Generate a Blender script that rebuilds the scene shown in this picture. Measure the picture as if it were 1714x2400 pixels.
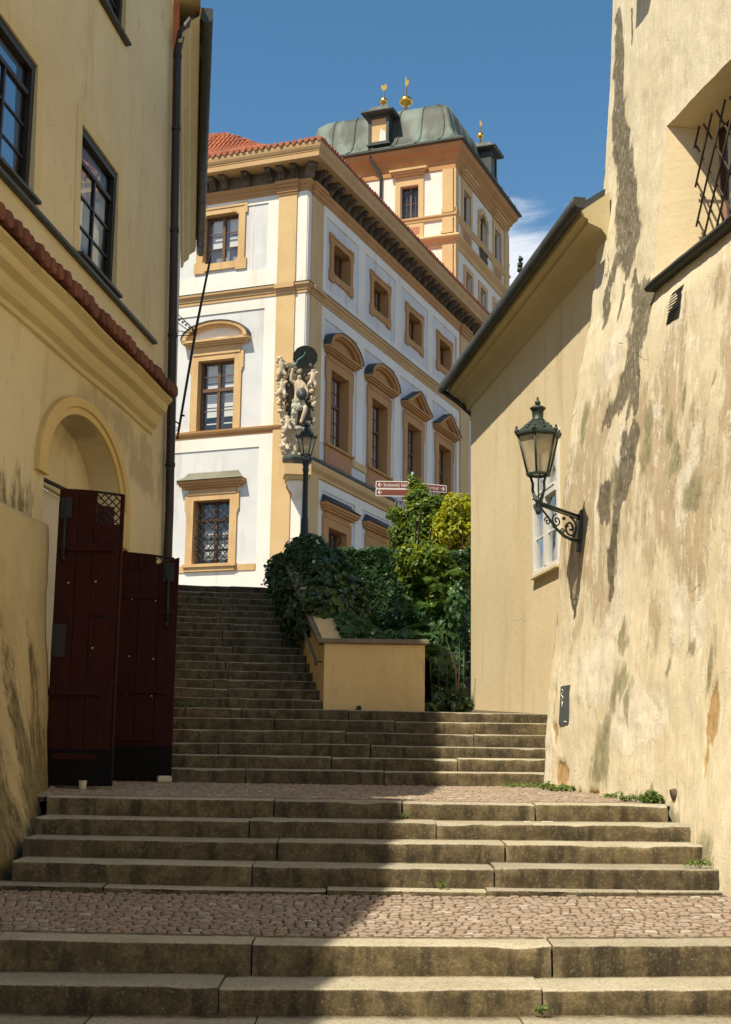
import bpy, bmesh, math, random
import numpy as np
from mathutils import Vector, Matrix
RD = random.Random(11)
NP = np.random.default_rng(5)
scene = bpy.context.scene
for o in list(bpy.data.objects): bpy.data.objects.remove(o)
COL = scene.collection
PI = math.pi

# ------------------------------------------------------------------ camera
EYE = 1.6
cam_d = bpy.data.cameras.new('camera'); cam = bpy.data.objects.new('camera', cam_d); COL.objects.link(cam)
cam_d.sensor_fit = 'VERTICAL'; cam_d.sensor_height = 36.0; cam_d.lens = 36.0*3300/2400
cam_d.clip_start = 0.1; cam_d.clip_end = 6000
_th = math.atan(615/3300); _ro = math.radians(0.8)
_f = Vector((0, math.cos(_th), math.sin(_th))); _u0 = Vector((0, -math.sin(_th), math.cos(_th))); _r0 = Vector((1, 0, 0))
_u = math.cos(_ro)*_u0 - math.sin(_ro)*_r0; _r = math.cos(_ro)*_r0 + math.sin(_ro)*_u0
cam.matrix_world = Matrix(((_r.x, _u.x, -_f.x, 0), (_r.y, _u.y, -_f.y, 0), (_r.z, _u.z, -_f.z, EYE), (0, 0, 0, 1)))
scene.camera = cam
scene.render.resolution_x = 731; scene.render.resolution_y = 1024

# ------------------------------------------------------------------ sky, sun, exposure
SUN = Vector((0.43, 0.48, -1.0)).normalized()            # direction the light travels
SUN_EL = math.asin(-SUN.z)
SUN_AZ = math.atan2(-SUN.x, -SUN.y)                       # clockwise from +Y towards +X
world = bpy.data.worlds.new('World'); scene.world = world; world.use_nodes = True
wn = world.node_tree; wn.nodes.clear()
def wnode(t, **k):
    n = wn.nodes.new(t)
    for a, b in k.items(): setattr(n, a, b)
    return n
w_out = wnode('ShaderNodeOutputWorld'); w_bg = wnode('ShaderNodeBackground'); w_bg.inputs['Strength'].default_value = 0.093
sky = wnode('ShaderNodeTexSky', sky_type='NISHITA'); sky.sun_disc = False
sky.sun_elevation = SUN_EL; sky.sun_rotation = SUN_AZ; sky.altitude = 250; sky.air_density = 1.0; sky.dust_density = 0.3; sky.ozone_density = 1.6
# broken fair-weather cumulus that hugs the lower sky all around
tc = wnode('ShaderNodeTexCoord'); sx = wnode('ShaderNodeSeparateXYZ'); wn.links.new(tc.outputs['Generated'], sx.inputs[0])
nz = wnode('ShaderNodeTexNoise'); nz.inputs['Scale'].default_value = 7.0; nz.inputs['Detail'].default_value = 9; nz.inputs['Roughness'].default_value = 0.58; nz.inputs['Distortion'].default_value = 0.5
mp = wnode('ShaderNodeMapping'); mp.inputs['Scale'].default_value = (1, 1, 1.7); mp.inputs['Location'].default_value = (0.2, 1.6, 0.75)
wn.links.new(tc.outputs['Generated'], mp.inputs[0]); wn.links.new(mp.outputs[0], nz.inputs['Vector'])
el = wnode('ShaderNodeMapRange', interpolation_type='SMOOTHSTEP'); el.inputs['From Min'].default_value = 0.455; el.inputs['From Max'].default_value = 0.355; el.inputs['To Min'].default_value = -0.35; el.inputs['To Max'].default_value = 0.12
wn.links.new(sx.outputs[2], el.inputs['Value'])
ad = wnode('ShaderNodeMath', operation='ADD'); wn.links.new(nz.outputs['Fac'], ad.inputs[0]); wn.links.new(el.outputs[0], ad.inputs[1])
cr = wnode('ShaderNodeMapRange', interpolation_type='SMOOTHSTEP'); cr.inputs['From Min'].default_value = 0.46; cr.inputs['From Max'].default_value = 0.66; cr.inputs['To Max'].default_value = 0.92
wn.links.new(ad.outputs[0], cr.inputs['Value'])
mx = wnode('ShaderNodeMixRGB'); mx.inputs['Color2'].default_value = (6.2, 6.45, 6.8, 1)
wn.links.new(cr.outputs[0], mx.inputs['Fac']); hs = wnode('ShaderNodeHueSaturation'); hs.inputs['Saturation'].default_value = 1.20; hs.inputs['Value'].default_value = 0.92; hs.inputs['Hue'].default_value = 0.49
wn.links.new(sky.outputs[0], hs.inputs['Color']); wn.links.new(hs.outputs[0], mx.inputs['Color1'])
wn.links.new(mx.outputs[0], w_bg.inputs['Color']); wn.links.new(w_bg.outputs[0], w_out.inputs[0])
sun_d = bpy.data.lights.new('sun', 'SUN'); sun_d.energy = 3.95; sun_d.angle = math.radians(0.53); sun_d.color = (1.0, 0.89, 0.69)
sun = bpy.data.objects.new('sun', sun_d); COL.objects.link(sun); sun.rotation_euler = SUN.to_track_quat('-Z', 'Y').to_euler(); sun.location = (-20, -20, 60)
scene.view_settings.view_transform = 'Standard'; scene.view_settings.look = 'None'
scene.view_settings.exposure = 0.70; scene.view_settings.gamma = 1.0; scene.view_settings.use_curve_mapping = False
scene.render.engine = 'CYCLES'
scene.cycles.max_bounces = 6; scene.cycles.diffuse_bounces = 4; scene.cycles.transparent_max_bounces = 10; scene.cycles.caustics_reflective = False; scene.cycles.caustics_refractive = False

# ------------------------------------------------------------------ helpers: objects
def tag(o, label=None, cat=None, group=None, kind=None):
    if label: o['label'] = label
    if cat: o['category'] = cat
    if group: o['group'] = group
    if kind: o['kind'] = kind
    return o
def empty(name, loc=(0, 0, 0), rz=0.0, **k):
    o = bpy.data.objects.new(name, None); COL.objects.link(o); o.location = loc; o.rotation_euler = (0, 0, rz); o.empty_display_size = 0.2
    return tag(o, **k)
def link(name, me, mat=None, parent=None, loc=(0, 0, 0), rz=0.0, **k):
    if mat is not None and not me.materials: me.materials.append(mat)
    o = bpy.data.objects.new(name, me); COL.objects.link(o)
    if parent is not None: o.parent = parent
    o.location = loc; o.rotation_euler = (0, 0, rz)
    return tag(o, **k)
def copy_tree(o, parent=None):
    c = o.copy(); COL.objects.link(c); c.parent = parent
    for ch in list(o.children): copy_tree(ch, c)
    return c

class MB:
    """collects faces; build() links them as one mesh object"""
    def __init__(s): s.v = []; s.f = []; s.sm = []
    def add(s, vs, fs, smooth=False):
        b = len(s.v); s.v += [tuple(p) for p in vs]
        for f in fs: s.f.append(tuple(b+i for i in f)); s.sm.append(smooth)
        return s
    def box(s, x0, x1, y0, y1, z0, z1, bev=0.0):
        if bev <= 0:
            return s.add([(x0,y0,z0),(x1,y0,z0),(x1,y1,z0),(x0,y1,z0),(x0,y0,z1),(x1,y0,z1),(x1,y1,z1),(x0,y1,z1)],
                [(0,3,2,1),(4,5,6,7),(0,1,5,4),(1,2,6,5),(2,3,7,6),(3,0,4,7)])
        rings = []
        for z, i in ((z0, bev), (z0+bev, 0), (z1-bev, 0), (z1, bev)):
            rings.append([(x0+i,y0+i,z),(x1-i,y0+i,z),(x1-i,y1-i,z),(x0+i,y1-i,z)])
        return s.loft(rings, True, True)
    def loft(s, rings, closed=True, caps=False, smooth=False, wrap=False):
        n = len(rings[0]); b = len(s.v)
        for r in rings: s.v += [tuple(p) for p in r]
        m = len(rings)
        for i in range(m if wrap else m-1):
            i2 = (i+1) % m
            for j in range(n if closed else n-1):
                j2 = (j+1) % n
                s.f.append((b+i*n+j, b+i*n+j2, b+i2*n+j2, b+i2*n+j)); s.sm.append(smooth)
        if caps:
            s.f.append(tuple(b+j for j in range(n))[::-1]); s.sm.append(False)
            s.f.append(tuple(b+(m-1)*n+j for j in range(n))); s.sm.append(False)
        return s
    def tube(s, pts, r, n=6, caps=True, smooth=True):
        pts = [Vector([float(c) for c in p]) for p in pts]; rings = []; m = len(pts)
        rr = [float(q) for q in r] if isinstance(r, (list, tuple)) else [float(r)]*m
        up = None
        for i, p in enumerate(pts):
            d = (pts[min(i+1, m-1)] - pts[max(i-1, 0)])
            if d.length < 1e-9: d = Vector((0, 0, 1))
            d.normalize()
            if up is None: up = Vector((0, 0, 1)) if abs(d.z) < .9 else Vector((1, 0, 0))
            a = d.cross(up)
            if a.length < 1e-4: a = d.cross(Vector((0, 1, 0)))
            a.normalize(); b2 = a.cross(d).normalized(); up = b2
            rings.append([p + rr[i]*(math.cos(2*PI*k/n)*a + math.sin(2*PI*k/n)*b2) for k in range(n)])
        return s.loft(rings, True, caps, smooth)
    def lathe(s, prof, c=(0, 0, 0), n=12, smooth=True, ph=0.0):
        rings = [[(c[0]+r*math.cos(2*PI*k/n+ph), c[1]+r*math.sin(2*PI*k/n+ph), c[2]+z) for k in range(n)] for r, z in prof]
        return s.loft(rings, True, True, smooth)
    def prism(s, poly, y0, y1):
        """poly = [(x,z)] counter-clockwise seen from -y; extruded from y0 to y1"""
        n = len(poly)
        vs = [(x, y0, z) for x, z in poly] + [(x, y1, z) for x, z in poly]
        fs = [tuple(range(n)), tuple(range(2*n-1, n-1, -1))] + [((i+1) % n, i, n+i, n+(i+1) % n) for i in range(n)]
        return s.add(vs, fs)
    def ico(s, c, r, sub=1, jit=0.0):
        bm = bmesh.new(); bmesh.ops.create_icosphere(bm, subdivisions=sub, radius=1.0)
        rr = r if isinstance(r, (tuple, list)) else (r, r, r)
        vs = []
        for v in bm.verts:
            k = 1+RD.uniform(-jit, jit); vs.append((c[0]+v.co.x*rr[0]*k, c[1]+v.co.y*rr[1]*k, c[2]+v.co.z*rr[2]*k))
        s.add(vs, [tuple(v.index for v in f.verts) for f in bm.faces], True); bm.free(); return s
    def xf(s, fn): s.v = [tuple(fn(*p)) for p in s.v]; return s
    def mesh(s, name):
        me = bpy.data.meshes.new(name); me.from_pydata(s.v, [], s.f); me.polygons.foreach_set('use_smooth', s.sm); me.update(); return me
    def build(s, name, mat, parent=None, loc=(0, 0, 0), rz=0.0, bevel=0.0, **k):
        o = link(name, s.mesh(name), mat, parent, loc, rz, **k)
        if bevel > 0:
            m = o.modifiers.new('bevel', 'BEVEL'); m.width = bevel; m.segments = 1; m.limit_method = 'ANGLE'; m.angle_limit = math.radians(40)
        return o
def part(name, mat, parent, *boxes, bevel=0.0, loc=(0, 0, 0), rz=0.0, **k):
    m = MB()
    for b in boxes: m.box(*b)
    return m.build(name, mat, parent, loc, rz, bevel, **k)
def wall_grid(mb, x0, x1, z0, z1, openings, y=0.0, depth=0.3):
    """flat wall facing -y with rectangular openings and their reveals"""
    xs = sorted({x0, x1} | {q for o in openings for q in o[:2] if x0 < q < x1}); zs = sorted({z0, z1} | {q for o in openings for q in o[2:4] if z0 < q < z1})
    for i in range(len(xs)-1):
        for j in range(len(zs)-1):
            cx = (xs[i]+xs[i+1])/2; cz = (zs[j]+zs[j+1])/2
            if any(a < cx < b and c < cz < d for a, b, c, d in [o[:4] for o in openings]): continue
            mb.add([(xs[i], y, zs[j]), (xs[i+1], y, zs[j]), (xs[i+1], y, zs[j+1]), (xs[i], y, zs[j+1])], [(0, 1, 2, 3)])
    for o in openings:
        a, b, c, d = o[:4]; e = y+depth
        mb.add([(a,y,c),(a,y,d),(a,e,d),(a,e,c)], [(0,1,2,3)]); mb.add([(b,y,c),(b,e,c),(b,e,d),(b,y,d)], [(0,1,2,3)])
        mb.add([(a,y,d),(b,y,d),(b,e,d),(a,e,d)], [(0,1,2,3)]); mb.add([(a,y,c),(a,e,c),(b,e,c),(b,y,c)], [(0,1,2,3)])
    return mb

# value noise for geometry and wear masks
def _h(ix, iy, seed):
    n = (ix*374761393 + iy*668265263 + seed*974634777) & 0xffffffff
    n = ((n ^ (n >> 13))*1274126177) & 0xffffffff
    return ((n ^ (n >> 16)) & 0xffff)/65535.0
def vnoise(x, y, seed=0):
    x = np.asarray(x, float); y = np.asarray(y, float)
    ix = np.floor(x).astype(np.int64); iy = np.floor(y).astype(np.int64); fx = x-ix; fy = y-iy
    fx = fx*fx*(3-2*fx); fy = fy*fy*(3-2*fy)
    a = _h(ix, iy, seed); b = _h(ix+1, iy, seed); c = _h(ix, iy+1, seed); d = _h(ix+1, iy+1, seed)
    return (a*(1-fx)+b*fx)*(1-fy) + (c*(1-fx)+d*fx)*fy
def fbm(x, y, seed=0, oc=4):
    s = 0; a = .5; t = 0
    for i in range(oc):
        s = s + a*vnoise(np.asarray(x)*2**i, np.asarray(y)*2**i, seed+i*17); t += a; a *= .5
    return s/t
def grid_mesh(name, P, attr=None, smooth=True, skip=None):
    """P: (n,m,3) array of points; attr: dict name -> (n,m,4)"""
    n, m = P.shape[:2]; me = bpy.data.meshes.new(name)
    idx = np.arange(n*m).reshape(n, m)
    q = np.stack([idx[:-1, :-1], idx[1:, :-1], idx[1:, 1:], idx[:-1, 1:]], -1).reshape(-1, 4)
    if skip is not None: q = q[~skip.reshape(-1)]
    me.vertices.add(n*m); me.vertices.foreach_set('co', P.reshape(-1).astype(np.float32))
    me.loops.add(q.size); me.loops.foreach_set('vertex_index', q.reshape(-1).astype(np.int32))
    me.polygons.add(len(q)); me.polygons.foreach_set('loop_start', np.arange(0, q.size, 4, dtype=np.int32))
    me.update(calc_edges=True); me.validate()
    me.polygons.foreach_set('use_smooth', np.full(len(me.polygons), smooth))
    for k, a in (attr or {}).items():
        ca = me.color_attributes.new(k, 'FLOAT_COLOR', 'POINT'); ca.data.foreach_set('color', a.reshape(-1).astype(np.float32))
    return me
# ------------------------------------------------------------------ materials
class NT:
    def __init__(s, name, rough=.85, spec=.3):
        s.m = bpy.data.materials.new(name); s.m.use_nodes = True; s.t = s.m.node_tree; s.b = s.t.nodes['Principled BSDF']
        s.b.inputs['Roughness'].default_value = rough; s.b.inputs['Specular IOR Level'].default_value = spec
        s.geo = None
    def n(s, t, ins=None, **k):
        nd = s.t.nodes.new(t)
        for a, b in k.items(): setattr(nd, a, b)
        for a, b in (ins or {}).items(): s.set(nd, a, b)
        return nd
    def set(s, nd, a, b):
        i = nd.inputs[a]
        if hasattr(b, 'node'): s.t.links.new(b, i)
        elif isinstance(b, (tuple, list)) and len(b) == 3 and i.type == 'RGBA': i.default_value = (*b, 1)
        else: i.default_value = b
    def pos(s, scale=(1, 1, 1), loc=(0, 0, 0), rz=0):
        if s.geo is None: s.geo = s.n('ShaderNodeNewGeometry')
        return s.n('ShaderNodeMapping', {'Vector': s.geo.outputs['Position'], 'Scale': scale, 'Location': loc, 'Rotation': (0, 0, rz)}).outputs[0]
    def noise(s, scale, detail=4, rough=.55, vec=None, dist=0):
        return s.n('ShaderNodeTexNoise', {'Vector': vec or s.pos(), 'Scale': scale, 'Detail': detail, 'Roughness': rough, 'Distortion': dist}).outputs['Fac']
    def ramp(s, v, a, b, lo=0., hi=1.):
        return s.n('ShaderNodeMapRange', {'Value': v, 'From Min': a, 'From Max': b, 'To Min': lo, 'To Max': hi}, interpolation_type='SMOOTHSTEP').outputs[0]
    def math(s, op, a, b=0.):
        return s.n('ShaderNodeMath', {0: a, 1: b}, operation=op).outputs[0]
    def mix(s, f, a, b, mode='MIX'):
        return s.n('ShaderNodeMixRGB', {'Fac': f, 'Color1': a, 'Color2': b}, blend_type=mode).outputs[0]
    def attr(s, name): return s.n('ShaderNodeAttribute', attribute_name=name)
    def bump(s, h, st=.3, d=.01):
        s.t.links.new(s.n('ShaderNodeBump', {'Height': h, 'Strength': st, 'Distance': d}).outputs[0], s.b.inputs['Normal'])
    def col(s, c): s.set(s.b, 'Base Color', c); return s
    def rough(s, c): s.set(s.b, 'Roughness', c); return s

def plaster(name, ca, cb, cs, big=.45, streak=.5, bump=.25, thr=.55, grime=None, moss=False, crack=(1.1, .5)):
    t = NT(name, .92, .2)
    f = t.ramp(t.noise(big, 5, .6), .35, .68)
    c = t.mix(f, ca, cb)
    st = t.noise(1.0, 6, .65, t.pos((2.6, 2.6, .42)))
    c = t.mix(t.math('MULTIPLY', t.ramp(st, thr, thr+.2), streak), c, cs)
    fn = t.noise(38, 3, .6)
    c = t.mix(t.math('MULTIPLY', t.ramp(fn, .35, .75), .16), c, (cs[0]*.8, cs[1]*.8, cs[2]*.8))
    vd = t.n('ShaderNodeTexVoronoi', {'Vector': t.mix(.12, t.pos(), t.n('ShaderNodeTexNoise', {'Vector': t.pos(), 'Scale': 2.5, 'Detail': 4}).outputs['Color']), 'Scale': crack[0]}, feature='DISTANCE_TO_EDGE').outputs['Distance']
    ck = t.math('MULTIPLY', t.ramp(vd, .005, .001), t.ramp(t.noise(.9, 3, .5, t.pos((1, 1, 1), (7, 3, 1))), .60, .66)); c = t.mix(t.math('MULTIPLY', ck, crack[1]), c, (cs[0]*.45, cs[1]*.45, cs[2]*.45))
    if grime:
        g = t.ramp(t.noise(3.2, 7, .7, t.pos((1, 1, .55))), .58, .72)
        c = t.mix(t.math('MULTIPLY', g, grime[1]), c, grime[0])
    if moss: # algae above the buttress ledge and a rain-washed patch beside the arch
        sp = t.n('ShaderNodeSeparateXYZ', {0: t.pos()}); nm = t.noise(4, 7, .7, t.pos((1.7, 1.7, .6)))
        my = t.math('MULTIPLY', t.ramp(sp.outputs[1], 13.95, 13.5), t.ramp(sp.outputs[2], 4.95, 4.0)); my = t.math('MULTIPLY', my, t.ramp(sp.outputs[2], 3.7, 3.9))
        c = t.mix(t.ramp(t.math('ADD', my, t.math('MULTIPLY', t.math('SUBTRACT', nm, .5), 2.2)), .55, 1.15, 0, .85), c, t.mix(t.ramp(nm, .45, .6), (.20, .18, .10), (.09, .085, .04)))
        nb_ = t.noise(1.7, 6, .62, t.pos((1, 1, .7), (4, 0, 2))); band = t.math('MULTIPLY', t.ramp(sp.outputs[2], 4.6, 5.3), t.ramp(sp.outputs[2], 6.1, 5.7)); band = t.math('MULTIPLY', band, t.ramp(sp.outputs[1], 14.2, 15.0))
        c = t.mix(t.ramp(t.math('ADD', t.math('MULTIPLY', band, .6), t.math('MULTIPLY', t.math('SUBTRACT', nb_, .5), 1.4)), .45, .7, 0, .6), c, (.33, .27, .17))
    t.col(c); t.bump(t.math('ADD', t.noise(9, 5, .6), t.math('MULTIPLY', fn, .35)), bump, .02)
    return t.m
def simple(name, c, rough=.6, spec=.4, metal=0., var=.25, scale=12, bump=.15, dark=.5):
    t = NT(name, rough, spec); t.b.inputs['Metallic'].default_value = metal
    n = t.noise(scale, 5, .6)
    t.col(t.mix(t.math('MULTIPLY', t.ramp(n, .35, .7), var), c, tuple(q*dark for q in c))); t.bump(n, bump, .008)
    return t.m

M = {}
M['left'] = plaster('plaster_left', (.67, .58, .375), (.59, .50, .315), (.42, .345, .21), .5, .55, .3, .53, ((.34, .29, .20), .5), moss=True)
M['left_trim'] = plaster('plaster_trim', (.64, .54, .315), (.58, .48, .27), (.42, .34, .19), .5, .5, .2, .56)
M['left_white'] = plaster('plaster_whitewash', (.66, .62, .54), (.6, .56, .47), (.42, .36, .27), .7, .4, .2, .58)
M['arch'] = plaster('plaster_arch', (.64, .49, .22), (.58, .44, .19), (.40, .29, .13), .5, .4, .2, .56)
M['mid'] = plaster('plaster_ivory', (.76, .645, .43), (.70, .575, .36), (.55, .43, .26), .6, .6, .25, .52, ((.56, .46, .31), .5))
M['planter'] = plaster('plaster_ochre', (.84, .615, .30), (.78, .555, .26), (.50, .38, .20), .8, .45, .3, .58, ((.40, .34, .25), .6))
M['pwhite'] = plaster('palace_white', (.80, .775, .715), (.74, .70, .62), (.60, .54, .43), .45, .55, .1, .53, crack=(.7, .12))
M['pgrey'] = plaster('palace_field', (.67, .68, .675), (.60, .61, .61), (.49, .475, .44), .6, .65, .1, .5, crack=(.7, .12))
M['ochre'] = plaster('palace_ochre', (.64, .46, .235), (.58, .405, .20), (.44, .32, .18), .8, .55, .1, .53, crack=(.7, .12))
M['ochre_y'] = plaster('palace_surround', (.63, .43, .215), (.55, .36, .17), (.40, .255, .13), .9, .6, .1, .5, crack=(.7, .12))
M['orange'] = plaster('palace_moulding', (.50, .285, .125), (.44, .245, .105), (.30, .17, .085), .8, .5, .08, .52)
M['tan'] = plaster('palace_cornice', (.56, .375, .19), (.50, .325, .16), (.38, .25, .13), .7, .4, .08, .55)
M['redpanel'] = plaster('palace_panel', (.48, .22, .13), (.44, .25, .15), (.36, .2, .12), 1.2, .5, .1, .5)
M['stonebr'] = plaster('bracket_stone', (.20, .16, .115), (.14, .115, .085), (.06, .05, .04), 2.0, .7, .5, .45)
M['statue'] = plaster('statue_stone', (.66, .56, .40), (.55, .45, .30), (.22, .17, .11), 2.2, .75, .4, .48)
M['gold'] = NT('gilding', .28, .5).col((.75, .46, .10)).m; M['gold'].node_tree.nodes['Principled BSDF'].inputs['Metallic'].default_value = 1.0
t = NT('copper_patina', .62, .35); n1 = t.noise(.7, 6, .62, t.pos((1, 1, .45))); n2 = t.noise(6, 5, .6, t.pos((2, 2, .5)))
c = t.mix(t.ramp(n1, .42, .62), (.065, .076, .064), (.15, .20, .165)); c = t.mix(t.math('MULTIPLY', t.ramp(n2, .5, .75), .5), c, (.07, .08, .065)); t.col(c); t.bump(n2, .15, .01); M['copper'] = t.m
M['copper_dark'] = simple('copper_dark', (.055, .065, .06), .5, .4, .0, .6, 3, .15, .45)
M['copper_hood'] = simple('hood_sheet', (.20, .19, .14), .6, .4, .0, .5, 2, .1, .6)
M['sheet_dark'] = simple('flashing_dark', (.045, .055, .06), .55, .4, 0, .5, 3, .1, .5)
M['tile'] = None
t = NT('roof_tile', .85, .25); oi = t.n('ShaderNodeObjectInfo')
c = t.mix(oi.outputs['Random'], (.46, .155, .075), (.30, .105, .06)); c = t.mix(t.math('MULTIPLY', t.ramp(t.noise(14, 5, .65), .5, .7), .6), c, (.13, .075, .05)); t.col(c); t.bump(t.noise(30, 3), .2, .005); M['tile'] = t.m
t = NT('roof_tile_old', .9, .2); oi = t.n('ShaderNodeObjectInfo')
c = t.mix(oi.outputs['Random'], (.20, .075, .045), (.12, .05, .035)); c = t.mix(t.math('MULTIPLY', t.ramp(t.noise(18, 5, .65), .45, .7), .6), c, (.06, .045, .03)); t.col(c); t.bump(t.noise(30, 3), .3, .005); M['tile_old'] = t.m
t = NT('roof_field', .85, .25); c = t.mix(t.ramp(t.noise(2.2, 5), .35, .65), (.50, .155, .07), (.38, .115, .06)); c = t.mix(t.math('MULTIPLY', t.ramp(t.noise(9, 4), .5, .75), .4), c, (.25, .09, .05)); t.col(c); M['tile_field'] = t.m
M['iron'] = simple('wrought_iron', (.022, .022, .022), .55, .45, .2, .5, 20, .2, .5)
M['iron_green'] = simple('painted_iron', (.035, .055, .045), .5, .45, .1, .7, 16, .3, .35)
M['pipe'] = simple('drain_pipe', (.030, .026, .028), .5, .4, .1, .4, 6, .1, .6)
M['gutter'] = simple('gutter_sheet', (.05, .053, .045), .55, .4, .1, .5, 5, .12, .5)
M['brownwood'] = simple('window_wood', (.15, .075, .04), .55, .4, 0, .4, 14, .15, .55)
M['blackwood'] = simple('window_wood_black', (.016, .014, .013), .5, .4, 0, .3, 14, .1, .6)
M['whitewood'] = simple('window_wood_white', (.74, .73, .70), .5, .4, 0, .15, 14, .1, .75)
M['blind'] = simple('window_blind', (.80, .80, .78), .8, .2, 0, .1, 3, .05, .85)
M['room'] = simple('room_dark', (.035, .035, .04), .9, .1, 0, .5, 2, 0, .6)
M['room_grey'] = simple('room_grey', (.30, .33, .36), .9, .1, 0, .4, 2, 0, .6)
t = NT('window_glass', .03, .5); mixs = t.n('ShaderNodeMixShader'); tr = t.n('ShaderNodeBsdfTransparent', {'Color': (.92, .94, .94)}); gl = t.n('ShaderNodeBsdfGlossy', {'Color': (.9, .95, 1.0), 'Roughness': .04})
fr = t.n('ShaderNodeLayerWeight', {'Blend': .5}); nb = t.n('ShaderNodeBump', {'Height': t.noise(1.6, 2), 'Strength': .12, 'Distance': .05}); t.t.links.new(nb.outputs[0], gl.inputs['Normal'])
t.t.links.new(t.ramp(fr.outputs['Facing'], .35, 1, .09, .65), mixs.inputs[0]); t.t.links.new(tr.outputs[0], mixs.inputs[1]); t.t.links.new(gl.outputs[0], mixs.inputs[2]); t.t.links.new(mixs.outputs[0], t.t.nodes['Material Output'].inputs[0]); M['glass'] = t.m
M['glass_left'] = t.m.copy(); M['glass_left'].name = 'window_glass_old'
for q in M['glass_left'].node_tree.nodes:
    if q.type == 'BSDF_GLOSSY': q.inputs['Color'].default_value = (.30, .30, .28, 1)
t = NT('lamp_glass', .35, .5); mixs = t.n('ShaderNodeMixShader', {0: .42}); tr = t.n('ShaderNodeBsdfTransparent', {'Color': (.92, .88, .76)}); df = t.n('ShaderNodeBsdfTranslucent', {'Color': (.88, .82, .64)})
nn = t.ramp(t.noise(7, 5, .6), .3, .75, .45, .75); t.t.links.new(nn, mixs.inputs[0]); d2 = t.n('ShaderNodeMixShader', {0: .5}); di = t.n('ShaderNodeBsdfDiffuse', {'Color': (.80, .74, .56)}); t.t.links.new(df.outputs[0], d2.inputs[1]); t.t.links.new(di.outputs[0], d2.inputs[2])
t.t.links.new(tr.outputs[0], mixs.inputs[1]); t.t.links.new(d2.outputs[0], mixs.inputs[2]); t.t.links.new(mixs.outputs[0], t.t.nodes['Material Output'].inputs[0]); M['lampglass'] = t.m
t = NT('gate_paint', .7, .12); n1 = t.noise(5, 6, .6, t.pos((6, 6, .6))); c = t.mix(t.ramp(n1, .35, .7), (.042, .0095, .0068), (.029, .0068, .005)); c = t.mix(t.ramp(t.noise(60, 2), .80, .84), c, (.35, .30, .24)); t.col(c); t.bump(n1, .35, .01); M['gate'] = t.m
M['gate_black'] = simple('gate_tar', (.008, .0075, .007), .7, .12, 0, .5, 8, .2, .5)
# worn granite of the steps: attribute 'wear' = 1 on trodden surfaces
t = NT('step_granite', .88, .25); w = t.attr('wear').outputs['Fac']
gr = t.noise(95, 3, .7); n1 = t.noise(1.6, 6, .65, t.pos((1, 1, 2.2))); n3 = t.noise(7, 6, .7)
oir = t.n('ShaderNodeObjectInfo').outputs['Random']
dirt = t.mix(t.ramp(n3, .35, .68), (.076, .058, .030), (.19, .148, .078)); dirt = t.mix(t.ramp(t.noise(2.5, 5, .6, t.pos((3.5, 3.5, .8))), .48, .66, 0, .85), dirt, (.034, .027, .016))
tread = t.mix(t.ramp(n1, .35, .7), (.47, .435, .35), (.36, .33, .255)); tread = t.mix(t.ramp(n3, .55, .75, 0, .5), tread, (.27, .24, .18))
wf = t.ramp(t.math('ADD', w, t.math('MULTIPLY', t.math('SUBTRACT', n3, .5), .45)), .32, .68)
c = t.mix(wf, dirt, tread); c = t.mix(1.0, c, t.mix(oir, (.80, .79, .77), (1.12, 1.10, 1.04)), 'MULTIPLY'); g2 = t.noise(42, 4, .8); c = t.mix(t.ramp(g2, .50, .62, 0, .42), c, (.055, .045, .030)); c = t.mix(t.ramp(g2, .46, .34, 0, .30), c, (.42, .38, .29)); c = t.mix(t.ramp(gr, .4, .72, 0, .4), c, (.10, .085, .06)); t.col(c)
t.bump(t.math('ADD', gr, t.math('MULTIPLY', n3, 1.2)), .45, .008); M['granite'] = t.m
M['bed'] = simple('sett_bed', (.13, .105, .075), .95, .1, 0, .5, 25, .4, .5)
def sett_mat(name, stuff):
    t = NT(name, .8, .3)
    v = t.attr('rnd').outputs['Fac'] if stuff else t.n('ShaderNodeObjectInfo').outputs['Random']
    r = t.n('ShaderNodeValToRGB', {'Fac': v}); e = r.color_ramp.elements
    e[0].position = 0; e[0].color = (.29, .225, .165, 1); e[1].position = 1; e[1].color = (.38, .30, .225, 1)
    for p, q in ((.35, (.34, .26, .195)), (.7, (.27, .21, .16)), (.93, (.38, .31, .26)), (.985, (.46, .40, .34))): x = e.new(p); x.color = (*q, 1)
    c = t.mix(t.ramp(t.noise(45, 4, .65), .45, .75, 0, .5), r.outputs[0], (.19, .14, .11)); t.col(c); t.bump(t.noise(60, 4), .4, .006); return t.m
M['sett'] = sett_mat('sett_stone', False); M['sett_stuff'] = sett_mat('sett_stone_far', True)
M['asphalt'] = simple('street_paving', (.16, .14, .12), .9, .2, 0, .4, 6, .3, .6)
M['soil'] = simple('soil', (.06, .045, .03), .95, .1, 0, .5, 8, .6, .5)
M['brick'] = simple('brick_rubble', (.33, .17, .085), .9, .2, 0, .6, 9, .5, .45)
M['coping'] = simple('coping_stone', (.24, .20, .145), .9, .2, 0, .6, 7, .35, .55)
M['bark'] = simple('bark', (.09, .065, .045), .9, .1, 0, .5, 20, .5, .5)
M['sign_brown'] = simple('sign_brown', (.20, .052, .03), .35, .5, 0, .1, 4, .02, .8)
M['sign_white'] = simple('sign_white', (.80, .76, .68), .35, .5, 0, .08, 4, .02, .85)
M['sign_grey'] = simple('sign_grey', (.10, .10, .105), .4, .5, 0, .1, 4, .02, .8)
M['box_grey'] = simple('cabinet_paint', (.085, .10, .11), .45, .4, 0, .3, 6, .08, .7)
M['cupwhite'] = simple('pale_wood', (.62, .53, .40), .7, .3, 0, .3, 10, .2, .6)
M['bulb'] = simple('frosted_dome', (.78, .74, .62), .4, .4, 0, .1, 5, 0, .8)
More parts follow.
